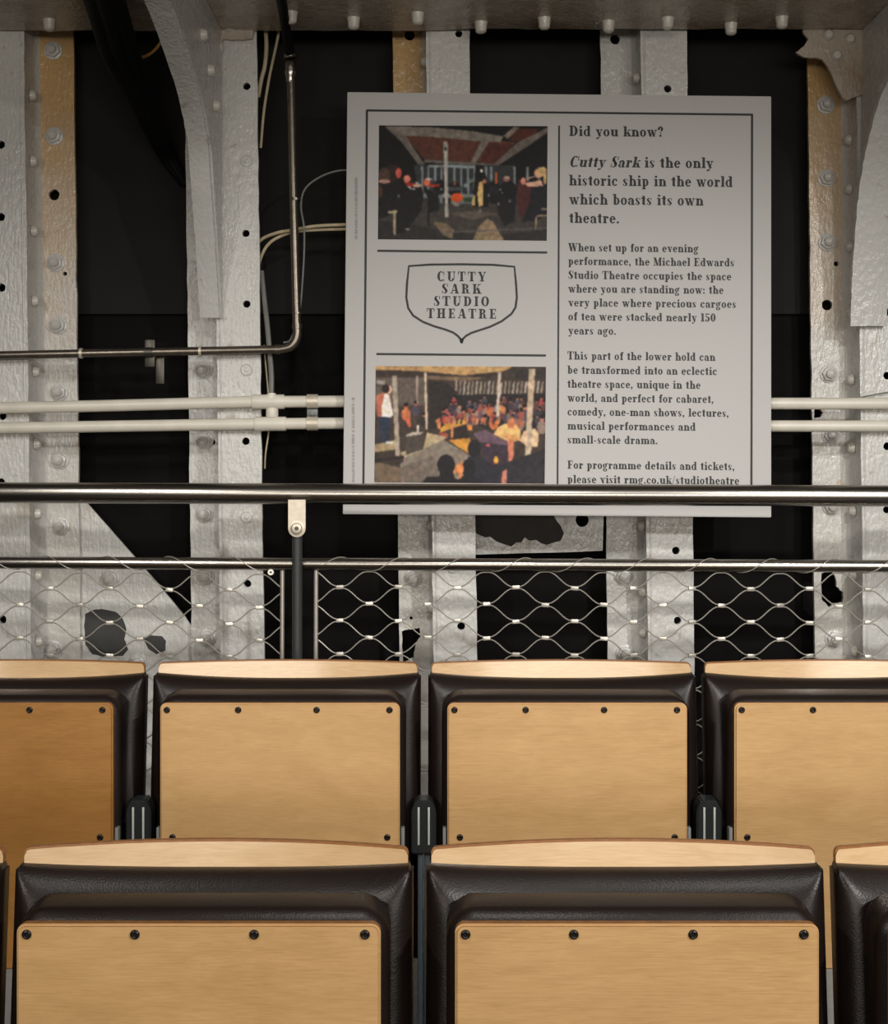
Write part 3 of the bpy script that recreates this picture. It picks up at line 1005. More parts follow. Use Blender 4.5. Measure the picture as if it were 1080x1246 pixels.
def text_polys(s, shear=0.0, track=0.05):
    polys, x = [], 0.0
    for ch in s:
        adv, prims = G[ch]

        def add(pts, x=x):
            polys.append([(x + px + shear * py, py) for px, py in pts])
        for p in prims:
            k_ = p[0]
            if k_ == 'v':
                wd = p[4] if len(p) > 4 else SW
                add([(p[1], p[2]), (p[1] + wd, p[2]), (p[1] + wd, p[3]), (p[1], p[3])])
            elif k_ == 't':
                add([(p[1], p[2]), (p[1] + .07, p[2]), (p[1] + .07, p[3]), (p[1], p[3])])
            elif k_ == 'h':
                add([(p[1], p[3] - HW / 2), (p[2], p[3] - HW / 2), (p[2], p[3] + HW / 2), (p[1], p[3] + HW / 2)])
            elif k_ == 'f':
                add([(p[1] - .18, p[2]), (p[1] + .18, p[2]), (p[1] + .18, p[2] + HW), (p[1] - .18, p[2] + HW)])
            elif k_ == 'r':
                add([(p[1], p[3]), (p[2], p[3]), (p[2], p[4]), (p[1], p[4])])
            elif k_ == 'd':
                add([(p[1], p[2]), (p[1] + p[5], p[2]), (p[3] + p[5], p[4]), (p[3], p[4])])
            elif k_ == 'b':
                add([(p[1] + p[3] * math.cos(a), p[2] + p[3] * math.sin(a)) for a in [i * math.pi / 5 for i in range(10)]])
            elif k_ == 'o':
                _, cx, cy, rx, ry, a0, a1, sw = p
                n = max(4, int(abs(a1 - a0) / 20))
                for i in range(n):
                    b0 = math.radians(a0 + (a1 - a0) * i / n)
                    b1 = math.radians(a0 + (a1 - a0) * (i + 1) / n)
                    add([(cx + rx * math.cos(b0), cy + ry * math.sin(b0)), (cx + rx * math.cos(b1), cy + ry * math.sin(b1)),
                         (cx + (rx - sw) * math.cos(b1), cy + (ry - HW) * math.sin(b1)), (cx + (rx - sw) * math.cos(b0), cy + (ry - HW) * math.sin(b0))])
        x += adv + track
    return polys, x - track


SL = 0.0097


def text_line(bm_, runs, x0, x1, base, cap, track=0.05, off=0.0007):
    """runs: [(string, shear)], fitted between photo columns x0..x1 on the board, cap height in photo pixels"""
    polys, x = [], 0.0
    for s, sh in runs:
        pl, wd = text_polys(s, sh, track)
        polys += [[(a + x, b) for a, b in q] for q in pl]
        x += wd + track
    sc = (x1 - x0) / (x - track)
    for q in polys:
        quad_px(bm_, [(x0 + a * sc, base - b * cap + SL * a * sc) for a, b in q], off)


b_ = bmesh.new()
text_line(b_, [('Did you know?', 0)], 692, 807, 165.4, 12.4)
part('heading_text', b_, M['ink'], board, smooth=False)
b_ = bmesh.new()
text_line(b_, [('Cutty Sark', .22), (' is the only', 0)], 692, 867.5, 203, 13)
text_line(b_, [('historic ship in the world', 0)], 692, 891, 225.6, 13)
text_line(b_, [('which boasts its own', 0)], 692, 855.5, 248.6, 13)
text_line(b_, [('theatre.', 0)], 692, 753.5, 271.2, 13)
part('introduction_text', b_, M['ink'], board, smooth=False)
b_ = bmesh.new()
for s, x1, y in [('When set up for an evening', 849.5, 305.6), ('performance, the Michael Edwards', 893, 322.2), ('Studio Theatre occupies the space', 889.5, 339.2),
                 ('where you are standing now: the', 880, 355.8), ('very place where precious cargoes', 895.5, 372.7), ('of tea were stacked nearly 150', 870.5, 389.6),
                 ('years ago.', 749.5, 406.8)]:
    text_line(b_, [(s, 0)], 691, x1, y, 9.8)
part('paragraph_text', b_, M['ink'], board, smooth=False)
b_ = bmesh.new()
for s, x1, y in [('This part of the lower hold can', 870, 437.4), ('be transformed into an eclectic', 872, 454.6), ('theatre space, unique in the', 852, 471.6),
                 ('world, and perfect for cabaret,', 868, 488.6), ('comedy, one-man shows, lectures,', 886.5, 505.4), ('musical performances and', 846, 522.6),
                 ('small-scale drama.', 800, 539.4)]:
    text_line(b_, [(s, 0)], 690, x1, y, 9.8)
part('paragraph_text', b_, M['ink'], board, smooth=False)
b_ = bmesh.new()
text_line(b_, [('For programme details and tickets,', 0)], 690, 893.5, 570.2, 9.8)
text_line(b_, [('please visit rmg.co.uk/studiotheatre', 0)], 690, 899, 587.6, 9.8)
part('paragraph_text', b_, M['ink'], board, smooth=False)
# the rules and the border
b_ = bmesh.new()
stroke(b_, [(446, 134.4), (915.5, 139.6)], 2.6)
stroke(b_, [(446.3, 134), (444.2, 370), (441.8, 606)], 2.7)
stroke(b_, [(914.6, 139), (914.3, 370), (913.8, 609)], 2.7)
stroke(b_, [(441.8, 605.5), (914, 609)], 2.6)
part('border_line', b_, M['ink'], board, smooth=False)
b_ = bmesh.new()
stroke(b_, [(680, 153), (679.2, 370), (678, 598)], 2.2)
stroke(b_, [(459, 305.2), (665.5, 307.3)], 2.7)
stroke(b_, [(457.8, 430.8), (664, 432.6)], 2.7)
part('rule_line', b_, M['ink'], board, smooth=False)
# crest
b_ = bmesh.new()
R_ = [(561.5, 321.6), (600, 322.3), (625.6, 324.6), (627.6, 345), (628.6, 362), (627, 374), (622, 382), (610, 391), (596, 397.6), (584, 401.6), (573, 405.2), (567, 408.6), (563, 412.5), (561.6, 417)]
Lf = [(561.5, 321.6), (523, 322), (497.3, 323.8), (495, 345), (494.2, 362), (496.5, 375), (502.5, 384), (514, 391.5), (528, 397), (541, 400.8), (551, 404.6), (556.4, 408.4), (560, 412.5), (561, 417)]
stroke(b_, R_, 2.7)
stroke(b_, Lf, 2.7)
quad_px(b_, [(559.4, 411.5), (564, 411.5), (562.6, 418), (560.4, 418)], .0006)
for s, x0, x1, y in [('CUTTY', 531.5, 591, 342.2), ('SARK', 537, 585.5, 357.2), ('STUDIO', 527.5, 595, 372.2), ('THEATRE', 519, 604, 387.2)]:
    text_line(b_, [(s, 0)], x0, x1, y - .3, 11.6, track=.24)
part('crest', b_, M['ink'], board, smooth=False)


# tiny picture credits that run up the margin, too small in the photograph to read
def credit(xr, y0, y1, hgt):
    bm_ = bmesh.new()
    y = y0
    while y > y1:
        if rnd.random() < 0.14:
            y -= 1.1
            continue
        wd = rnd.uniform(0.5, 0.9)
        h0 = rnd.choice([0.0, 0.0, 0.3])
        quad_px(bm_, [(xr - hgt * (1 - h0), y), (xr, y), (xr, y - wd * .6), (xr - hgt * (1 - h0), y - wd * .6)], .0007)
        y -= wd + 0.35
    return bm_


part('picture_credit', credit(434.8, 291, 216, 3.4), M['ink_pale'], board, smooth=False)
part('picture_credit', credit(431.3, 590, 484, 3.6), M['ink_pale'], board, smooth=False)


# --- the two printed photographs: little coloured mosaics
def picture(name, cnr, frame, polys, gain, seed, W=256, H=172):
    """cnr: photo-pixel corners TL TR BR BL; frame: (x0,y0,x1,y1) of the sketch coordinates; polys painted in order"""
    x0, y0, x1, y1 = frame
    gx = x0 + (x1 - x0) * (np.arange(W) + .5) / W
    gy = y0 + (y1 - y0) * (np.arange(H) + .5) / H
    X, Y = np.meshgrid(gx, gy)
    img = np.zeros((H, W, 3))
    rs = np.random.RandomState(seed)
    for kind, col, data in polys:
        if kind == 'p':
            ins = np.zeros((H, W), bool)
            n = len(data)
            for i in range(n):
                xa, ya = data[i]
                xb, yb = data[(i + 1) % n]
                if ya == yb:
                    continue
                c = ((ya > Y) != (yb > Y)) & (X < (xb - xa) * (Y - ya) / (yb - ya) + xa)
                ins ^= c
        else:
            cx, cy, rx, ry = data
            ins = ((X - cx) / rx) ** 2 + ((Y - cy) / ry) ** 2 < 1
        img[ins] = col
    blot = rs.normal(0, 1, (H, W, 3)) * 0.25 + rs.normal(0, 1, (H, W, 1))
    for _ in range(4):
        pb = np.pad(blot, ((1, 1), (1, 1), (0, 0)), 'edge')
        blot = sum(pb[a:a + H, b:b + W] for a in range(3) for b in range(3)) / 9.0
    blot = blot / blot.std()
    img = img * (1 + 0.065 * blot) + rs.normal(0, 3.0, (H, W, 1))
    ker = [[1, 2, 1], [2, 4, 2], [1, 2, 1]]
    for _ in range(2):
        pad = np.pad(img, ((1, 1), (1, 1), (0, 0)), 'edge')
        img = sum(ker[a][b] * pad[a:a + H, b:b + W] for a in range(3) for b in range(3)) / 16.0
    img = img + rs.normal(0, 2.0, (H, W, 1))
    grey = img.mean(axis=2, keepdims=True)
    img = grey + (img - grey) * 0.95
    img = np.clip(img, 0, 255) / 255.0
    linr = np.where(img <= .04045, img / 12.92, ((img + .055) / 1.055) ** 2.4) * gain
    linr = np.clip(linr, 0, 0.9)
    TL, TR, BR, BL = [Vector(c) for c in cnr]
    verts, faces = [], []
    for j in range(H + 1):
        for i in range(W + 1):
            s, t = i / W, j / H
            q = (TL * (1 - s) + TR * s) * (1 - t) + (BL * (1 - s) + BR * s) * t
            verts.append(S(q.x, q.y, .0006) - board.location)
    for j in range(H):
        for i in range(W):
            a = j * (W + 1) + i
            faces.append((a, a + W + 1, a + W + 2, a + 1))
    me = bpy.data.meshes.new(name)
    me.from_pydata(verts, [], faces)
    ca = me.color_attributes.new('Col', 'FLOAT_COLOR', 'CORNER')
    c4 = np.ones((H * W, 4, 4), np.float32)
    c4[:, :, :3] = linr.reshape(H * W, 1, 3)
    ca.data.foreach_set('color', c4.ravel())
    me.materials.append(M['print'])
    o_ = bpy.data.objects.new(name, me)
    COL.objects.link(o_)
    o_.parent = board
    return o_


def person_seated(x, y, s, skin, cloth):
    return [('e', cloth, (x, y + 30 * s, 24 * s, 32 * s)), ('e', skin, (x, y - 12 * s, 11 * s, 14 * s)), ('e', (30, 22, 22), (x, y - 20 * s, 12 * s, 10 * s))]


q = []
q += [('p', (20, 18, 17), [(0, 0), (1080, 0), (1080, 743), (0, 743)])]
q += [('p', (78, 44, 34), [(185, 85), (860, 120), (720, 270), (310, 240)])]
q += [('p', (70, 34, 27), [(690, 130), (860, 128), (720, 265), (640, 258)])]
q += [('p', (70, 34, 26), [(860, 40), (1000, 40), (960, 110), (820, 118)])]
q += [('p', (106, 98, 90), [(60, 25), (330, 30), (600, 55), (790, 85), (770, 122), (650, 118), (400, 95), (190, 85), (90, 45)])]
q += [('p', (96, 88, 82), [(60, 30), (190, 85), (300, 250), (330, 290), (290, 290), (160, 120)])]
q += [('p', (104, 96, 90), [(650, 120), (700, 120), (610, 262), (580, 262)]), ('p', (92, 84, 78), [(870, 125), (1056, 30), (1056, 62), (960, 130), (730, 282), (700, 282)])]
q += [('p', (110, 100, 92), [(790, 80), (850, 28), (890, 28), (810, 105)]), ('p', (90, 86, 82), [(310, 230), (720, 255), (720, 272), (300, 248)])]
q += [('p', (44, 46, 48), [(240, 262), (860, 262), (880, 500), (280, 500)])]
q += [('p', (124, 130, 132), [(330, 262), (620, 265), (620, 282), (330, 278)])]
for x in (285, 322, 365, 404, 482, 524, 566, 604, 676, 708, 850, 930, 1000):
    q += [('p', (112, 120, 124), [(x, 270), (x + 13, 270), (x + 15, 440), (x + 2, 440)])]
q += [('p', (110, 118, 122), [(545, 385), (600, 345), (606, 358), (552, 402)]), ('p', (112, 116, 118), [(300, 436), (620, 440), (620, 470), (300, 466)]), ('p', (105, 108, 108), [(400, 450), (600, 450), (600, 505), (400, 505)])]
q += [('p', (24, 24, 26), [(420, 466), (470, 466), (470, 500), (420, 500)]), ('p', (40, 62, 40), [(540, 460), (610, 460), (600, 490), (550, 490)])]
q += [('p', (56, 51, 48), [(0, 520), (300, 500), (900, 500), (1080, 540), (1080, 743), (0, 743)]), ('p', (40, 37, 37), [(0, 600), (300, 640), (700, 700), (1080, 650), (1080, 743), (0, 743)])]
q += [('p', (126, 106, 82), [(605, 722), (640, 640), (690, 590), (730, 610), (770, 680), (800, 722)]), ('p', (108, 92, 72), [(360, 610), (440, 620), (490, 660), (480, 715), (420, 690)]), ('p', (80, 72, 64), [(450, 560), (620, 540), (760, 560), (600, 600)])]
q += [('p', (84, 79, 75), [(420, 672), (800, 655), (1056, 640), (1056, 645), (800, 662), (420, 680)])]
# back-row players
q += [('e', (20, 19, 22), (490, 410, 44, 42)), ('e', (120, 70, 56), (490, 376, 11, 14)), ('e', (196, 70, 26), (506, 462, 36, 28)), ('e', (120, 110, 104), (505, 502, 26, 12))]
q += [('p', (20, 18, 18), [(620, 260), (660, 262), (690, 350), (700, 520), (600, 520)]), ('p', (196, 160, 100), [(640, 366), (664, 360), (668, 510), (640, 518), (630, 440)]), ('p', (180, 150, 96), [(600, 470), (616, 440), (618, 510), (598, 510)]), ('e', (156, 100, 80), (674, 362, 12, 16)), ('e', (216, 208, 196), (655, 298, 8, 10))]
q += [('e', (22, 21, 23), (730, 430, 50, 70)), ('p', (196, 92, 42), [(738, 306), (752, 306), (752, 378), (740, 378)]), ('e', (22, 20, 22), (820, 420, 52, 66)), ('e', (150, 96, 84), (808, 346, 20, 18)), ('e', (180, 150, 140), (812, 336, 18, 6)), ('p', (26, 24, 25), [(740, 460), (870, 460), (860, 600), (800, 640), (760, 560)])]
# left players
q += [('e', (24, 22, 24), (400, 400, 40, 46)), ('p', (24, 23, 25), [(300, 400), (390, 440), (400, 540), (330, 560), (330, 470)]), ('e', (206, 92, 60), (322, 370, 20, 24)), ('e', (190, 180, 176), (330, 350, 16, 8)), ('p', (150, 44, 30), [(330, 385), (400, 380), (400, 395), (340, 402)])]
q += [('e', (24, 22, 23), (230, 460, 70, 110)), ('e', (198, 110, 92), (200, 350, 22, 24)), ('p', (140, 36, 26), [(180, 370), (240, 372), (260, 400), (200, 396)]), ('e', (180, 140, 122), (262, 390, 26, 12)), ('e', (170, 176, 182), (212, 410, 14, 14)), ('e', (160, 164, 170), (222, 448, 14, 10))]
q += [('p', (25, 23, 25), [(30, 380), (160, 370), (290, 460), (290, 540), (200, 670), (140, 690), (130, 560), (30, 600)]), ('e', (44, 32, 27), (110, 316, 54, 56)), ('e', (70, 52, 44), (60, 330, 36, 50)), ('e', (186, 80, 66), (148, 314, 18, 32)), ('e', (160, 120, 106), (62, 366, 36, 13)), ('p', (66, 42, 34), [(26, 400), (46, 380), (50, 460), (26, 470)])]
q += [('p', (150, 136, 110), [(84, 548), (142, 542), (142, 556), (132, 560), (132, 692), (120, 692), (118, 562), (84, 562)]), ('e', (140, 130, 124), (206, 658, 14, 6))]
q += [('p', (22, 21, 22), [(326, 430), (336, 430), (342, 640), (330, 640)])]
# right players
q += [('p', (66, 32, 34), [(880, 350), (930, 345), (960, 400), (970, 480), (900, 600), (870, 470)]), ('p', (26, 25, 30), [(960, 400), (1056, 380), (1056, 560), (1000, 600), (900, 610), (950, 500)]), ('e', (206, 150, 116), (1004, 310, 26, 30)), ('e', (190, 158, 104), (1030, 298, 26, 28)), ('e', (176, 144, 96), (1044, 340, 12, 40)), ('p', (206, 156, 132), [(918, 372), (1020, 352), (1034, 386), (1010, 390), (940, 394)]), ('e', (196, 130, 108), (912, 358, 15, 22)), ('p', (170, 140, 120), [(930, 340), (1000, 320), (1002, 326), (932, 350)])]
q += [('p', (120, 108, 90), [(1020, 522), (1056, 522), (1056, 534), (1020, 534)]), ('p', (130, 116, 92), [(984, 590), (996, 566), (1056, 562), (1056, 572), (998, 576), (994, 654), (984, 654)])]
for x, y, a in [(262, 372, 34), (240, 410, 26), (212, 396, 20), (410, 410, 16), (352, 352, 14), (770, 410, 12), (782, 430, 10), (470, 400, 10)]:
    q += [('p', (150, 152, 158), [(x - a * .5, y), (x, y - 5), (x + a * .5, y + 3), (x, y + 9)])]
for x, y in [(150, 456), (700, 446), (760, 500), (830, 480), (520, 500), (650, 540), (440, 440)]:
    q += [('e', (104, 104, 108), (x, y, 6, 11))]
q += [('p', (60, 62, 68), [(450, 398), (530, 396), (534, 420), (446, 424)]), ('p', (30, 30, 33), [(700, 390), (760, 392), (756, 440), (704, 436)])]
# the column
q += [('p', (146, 140, 134), [(420, 118), (446, 118), (450, 210), (448, 300), (456, 585), (434, 585), (426, 300)]), ('e', (40, 38, 36), (434, 165, 8, 10)), ('p', (166, 160, 152), [(424, 200), (436, 200), (446, 585), (436, 585)])]
picture('printed_photograph', [(461, 152.6), (666, 153.6), (665, 293), (459.6, 291.2)], (25, 22, 1058, 722), q, 1.5, 1)

q = [('p', (66, 54, 48), [(0, 0), (1080, 0), (1080, 760), (0, 760)])]
q += [('p', (186, 146, 96), [(0, 0), (860, 20), (800, 50), (560, 76), (260, 50), (0, 46)]), ('p', (58, 47, 42), [(0, 50), (260, 56), (560, 82), (760, 56), (760, 80), (560, 104), (300, 84), (0, 80)]), ('p', (120, 98, 76), [(340, 80), (700, 88), (560, 112), (340, 100)]), ('p', (52, 47, 46), [(840, 40), (1060, 36), (1060, 90), (900, 110)])]
q += [('p', (96, 84, 76), [(20, 90), (330, 90), (330, 260), (20, 260)]), ('p', (150, 142, 136), [(30, 108), (80, 108), (80, 134), (30, 134)])]
for i in range(22):
    x = 510 + i * 25
    q += [('p', [(150, 136, 122), (122, 110, 100), (164, 150, 138)][i % 3], [(x, 110 + (i % 4) * 4), (x + 13, 108), (x + 7 - i * .2, 196), (x - 6 - i * .2, 196)])]
q += [('p', (46, 40, 38), [(350, 110), (450, 116), (520, 180), (500, 270), (430, 400), (350, 400)]), ('p', (40, 36, 36), [(460, 196), (760, 190), (1060, 180), (1060, 420), (700, 400), (470, 300)])]
rs = random.Random(5)
for i in range(56):
    x = rs.uniform(470, 1050)
    y = rs.uniform(200, 330) + (x - 470) * 0.03
    cl = rs.choice([(112, 70, 66), (84, 60, 72), (64, 54, 62), (142, 92, 78), (120, 104, 100), (176, 62, 66), (72, 72, 84), (96, 64, 56)])
    sk = rs.choice([(196, 124, 92), (178, 106, 84), (150, 92, 74)])
    q += person_seated(x, y, 0.75, sk, cl)
# front audience
for x, y, s, sk, cl in [(490, 270, 1.0, (206, 130, 96), (150, 132, 120)), (455, 290, 1.0, (200, 110, 88), (164, 78, 84)), (560, 300, 1.0, (206, 130, 96), (176, 112, 60)), (612, 290, 1.0, (190, 110, 84), (130, 96, 90)),
                        (670, 290, 1.0, (206, 132, 100), (116, 80, 84)), (745, 330, 1.2, (214, 110, 66), (206, 110, 62)), (905, 330, 1.3, (196, 126, 98), (140, 112, 104)), (1040, 350, 1.3, (190, 122, 98), (148, 122, 112)), (930, 280, 1.1, (190, 122, 98), (84, 76, 82))]:
    q += person_seated(x, y, s, sk, cl)
q += [('p', (206, 146, 62), [(420, 400), (450, 370), (560, 340), (580, 370), (500, 395), (420, 425)]), ('p', (216, 132, 80), [(486, 380), (502, 380), (500, 455), (486, 455)]), ('p', (206, 124, 78), [(390, 350), (420, 330), (424, 400), (408, 404)]), ('p', (232, 140, 70), [(584, 345), (614, 345), (614, 412), (582, 405)]), ('p', (156, 74, 60), [(410, 420), (470, 430), (470, 462), (420, 450)])]
q += [('p', (48, 38, 36), [(500, 400), (580, 380), (600, 460), (500, 470)])]
for i in range(46):
    x = rs.uniform(440, 960)
    y = rs.uniform(250, 345)
    s_ = rs.uniform(.5, .8)
    q += person_seated(x, y, s_, rs.choice([(216, 138, 100), (196, 116, 88), (170, 98, 76)]),
                       rs.choice([(150, 84, 72), (176, 98, 66), (196, 128, 74), (86, 60, 70), (140, 120, 112), (60, 52, 60), (160, 60, 62)]))
for i in range(12):
    x = 470 + i * 28 + rs.uniform(-8, 8)
    q += [('p', rs.choice([(206, 126, 84), (190, 108, 74), (52, 42, 46)]), [(x, 335), (x + 12, 330), (x + 4, 372), (x - 6, 372)])]
# floor and stage
q += [('p', (178, 156, 122), [(340, 425), (460, 450), (420, 500), (180, 590), (180, 545), (320, 510)]), ('p', (132, 120, 106), [(180, 590), (440, 468), (600, 560), (600, 640), (520, 735), (180, 735)]), ('p', (112, 100, 90), [(180, 640), (380, 560), (430, 735), (180, 735)]), ('p', (206, 140, 56), [(470, 470), (600, 455), (620, 540), (590, 548), (520, 505)])]
q += [('p', (164, 140, 106), [(20, 500), (150, 470), (150, 530), (20, 548)]), ('p', (62, 50, 44), [(20, 548), (170, 525), (200, 600), (20, 735)]), ('p', (110, 92, 74), [(20, 600), (180, 640), (180, 735), (20, 735)]), ('p', (46, 38, 36), [(20, 590), (200, 565), (200, 584), (20, 612)])]
q += [('p', (76, 66, 60), [(210, 440), (320, 422), (320, 525), (214, 562)]), ('p', (178, 166, 148), [(212, 440), (250, 420), (320, 422), (300, 436), (214, 450)]), ('p', (230, 220, 204), [(276, 380), (288, 380), (290, 420), (276, 420)])]
# left spectators
for x, y, s, sk, cl in [(210, 280, 1.2, (206, 116, 80), (196, 112, 70)), (270, 262, 1.0, (200, 90, 84), (72, 66, 80)), (320, 330, .9, (180, 110, 88), (50, 44, 46))]:
    q += person_seated(x, y, s, sk, cl)
q += [('p', (206, 98, 70), [(200, 330), (236, 330), (242, 390), (226, 394)])]
# man on the stage
q += [('p', (42, 52, 70), [(45, 325), (112, 325), (108, 490), (80, 490), (78, 380), (66, 490), (46, 490)]), ('p', (180, 104, 82), [(28, 200), (80, 180), (112, 200), (120, 330), (40, 332), (26, 290)]), ('p', (236, 224, 212), [(80, 185), (106, 200), (134, 320), (118, 334), (60, 330), (64, 260)]), ('e', (232, 176, 150), (106, 166, 16, 26)), ('e', (44, 34, 32), (84, 160, 24, 26)), ('e', (226, 214, 204), (110, 488, 24, 9))]
# posts
for x0, x1, x2, x3, y0, y1, c in [(122, 152, 176, 148, 80, 570, (166, 150, 134)), (318, 332, 344, 330, 60, 405, (206, 184, 158)), (268, 280, 284, 272, 80, 250, (156, 140, 124)), (768, 788, 778, 758, 55, 325, (196, 176, 156)), (955, 995, 966, 934, 35, 680, (190, 166, 140))]:
    q += [('p', c, [(x0, y0), (x1, y0), (x2, y1), (x3, y1)])]
# foreground
q += [('p', (232, 180, 112), [(770, 390), (810, 368), (880, 372), (912, 410), (905, 470), (850, 478), (800, 462), (740, 440)]), ('p', (206, 150, 92), [(800, 440), (880, 430), (900, 470), (850, 478)]), ('e', (214, 124, 84), (850, 368, 22, 30)), ('p', (222, 184, 144), [(930, 410), (1000, 396), (1022, 430), (1015, 505), (960, 512), (904, 470)]), ('p', (190, 168, 140), [(952, 400), (986, 400), (966, 680), (936, 680)]), ('p', (104, 80, 92), [(620, 430), (690, 405), (820, 470), (830, 520), (680, 500)]), ('p', (60, 48, 58), [(660, 480), (830, 500), (830, 640), (700, 600)]), ('p', (206, 120, 92), [(826, 456), (870, 470), (870, 560), (840, 640), (836, 540)]), ('e', (216, 92, 104), (714, 500, 14, 9)), ('e', (236, 176, 60), (762, 590, 13, 26)), ('e', (206, 80, 70), (758, 616, 14, 12))]
q += [('p', (48, 44, 50), [(600, 640), (830, 600), (1060, 520), (1060, 735), (560, 735)]), ('e', (36, 32, 36), (630, 520, 40, 56)), ('p', (44, 42, 50), [(590, 570), (680, 570), (780, 660), (780, 735), (560, 735)]), ('e', (32, 30, 34), (596, 640, 42, 56)), ('p', (36, 34, 38), [(550, 690), (650, 690), (690, 735), (520, 735)])]
q += [('p', (216, 132, 80), [(520, 620), (560, 596), (566, 650), (552, 700), (534, 700), (530, 660), (490, 690)]), ('e', (36, 31, 33), (458, 620, 54, 62)), ('p', (34, 30, 33), [(420, 660), (500, 660), (510, 700), (600, 735), (310, 735), (340, 695), (420, 690)]), ('p', (196, 120, 100), [(800, 660), (830, 640), (830, 735), (796, 735)])]
picture('printed_photograph', [(457, 445.4), (664, 446.4), (662.4, 588.6), (455.2, 587)], (22, 22, 1060, 730), q, 1.15, 2)

# ------------------------------------------------------------------ guardrail with wire net
root = thing('guardrail', (P(363, 690, 3.2).x, 3.2, TIER2), 'steel guardrail with handrail, mid rail and wire net behind the back seats', 'guardrail')


def RY(px):
    return 3.245 - 0.09 * px / 1080.0


b_ = bmesh.new()
tube(b_, [P(-420, 598.0, RY(-420)), P(1500, 605.0, RY(1500))], 0.0228, 32)
part('handrail', b_, M['steel'], root)
b_ = bmesh.new()
tube(b_, [P(-420, 682.9, RY(-420)), P(1500, 690.7, RY(1500))], 0.0134, 24)
midr = part('mid_rail', b_, M['steel'], root)
yp = RY(363)
b_ = bmesh.new()
A = P(363, 640, yp)
tube(b_, [Vector((A.x, yp - 0.028, A.z)), Vector((A.x, yp - 0.028, TIER2 + 0.006))], 0.0108, 18)
lathe(b_, [(0, 0), (0.045, 0), (0.045, 0.006), (0.0, 0.006)], (A.x, yp - 0.028, TIER2), (0, 0, 1), 24)
part('post', b_, M['black'], root)
b_ = bmesh.new()
outl = [(350.5, 608), (371.5, 608), (371.5, 642)] + [(361 + 10.5 * math.cos(a), 643 + 10.5 * math.sin(a)) for a in [math.pi * i / 14 for i in range(1, 14)]] + [(350.5, 642)]
yb = yp - 0.047
plate(b_, px_loop(outl, yb), [], lambda u, v_: Vector((u, yb, v_)), (0, 0.008, 0))
br = part('rail_bracket', b_, M['bracket'], root)
b_ = bmesh.new()
lathe(b_, [(0.0165, 0), (0.0165, 0.002), (0.0115, 0.003), (0.0115, 0.006), (0.0095, 0.0075), (0.0045, 0.0075), (0.004, 0.004), (0, 0.004)], P(361, 643, yb), (0, -1, 0), 24)
part('bracket_screw', b_, M['bracket'], root, br)
b_ = bmesh.new()
lathe(b_, [(0.0102, 0.003), (0.0102, 0.0068), (0.0118, 0.0068), (0.0118, 0.003)], P(361, 643, yb), (0, -1, 0), 24)
lathe(b_, [(0.0042, 0.0045), (0.0042, 0.0082), (0.0, 0.0082)], P(361, 643, yb), (0, -1, 0), 6)
part('screw_recess', b_, M['dark_metal'], root, br)
for x in (343.5, 384.5):
    b_ = bmesh.new()
    yy = RY(x)
    A = P(x, 694, yy)
    tube(b_, [A, Vector((A.x - 0.002, yy, TIER2 + 0.35))], 0.0046, 12)
    part('net_rod', b_, M['rod'], root)

FER = proto('ferrule', M['ferrule'], lambda b__: box(b__, -0.0085, 0.0085, -0.0033, 0.0033, -0.0045, 0.0045, 0.002, 2))


def net(x_first, pitch, row0, dy, xa, xb, j0, j1, slope, par_x, n_label=None):
    """lattice: even rows carry joints at x_first + k*pitch, odd rows half a pitch along"""
    def node_y(j, x):
        return row0 + dy * j + slope * (x - x_first)
    b2 = bmesh.new()
    for j in range(j0, j1):
        # wire between joint rows j and j+1
        pts = []
        n = int((xb - xa) / pitch * 20)
        for i in range(n + 1):
            x = xa + (xb - xa) * i / n
            ph = (x - x_first) / pitch * 2 * math.pi + (math.pi if j % 2 else 0)
            c = math.cos(ph)
            s = max(-1.0, min(1.0, c * 1.10))
            sgn = s * (1.5 - 0.5 * s * s) * .25 + s * .75
            ytop, ybot = node_y(j, x) + 1.3, node_y(j + 1, x) - 1.3
            y = (ytop + ybot) / 2 - sgn * (ybot - ytop) / 2
            wob = 0.5 * math.sin(x * 0.037 + j * 1.7)
            pts.append(P(x, y + wob, RY(x) + 0.001 * math.sin(ph)))
        tube(b2, pts, 0.0014, 6)
    netp = part('wire_net', b2, M['wire'], root)
    for j in range(0 if j0 < 0 else j0, min(j1, 5)):
        off = 0 if j % 2 == 0 else pitch / 2
        k0 = math.ceil((xa + 6 - x_first - off) / pitch)
        k1 = math.floor((xb - 6 - x_first - off) / pitch)
        for k_ in range(k0, k1 + 1):
            x = x_first + off + k_ * pitch
            if x > 1092 or x < -12:
                continue
            y = node_y(j, x) + 0.5 * math.sin(x * 0.037 + j * 1.7)
            inst('ferrule', FER, P(x, y, RY(x)), (rnd.uniform(-.2, .2), rnd.uniform(-.08, .08), rnd.uniform(-.25, .25)), netp, root)
    return netp


net(627.5, 71.4, 715.2, 20.4, 384.5, 1350, -1, 13, 0.0045, None)
net(-12.0, 72.7, 715.0, 20.4, -300, 343, -1, 13, 0.010, None)
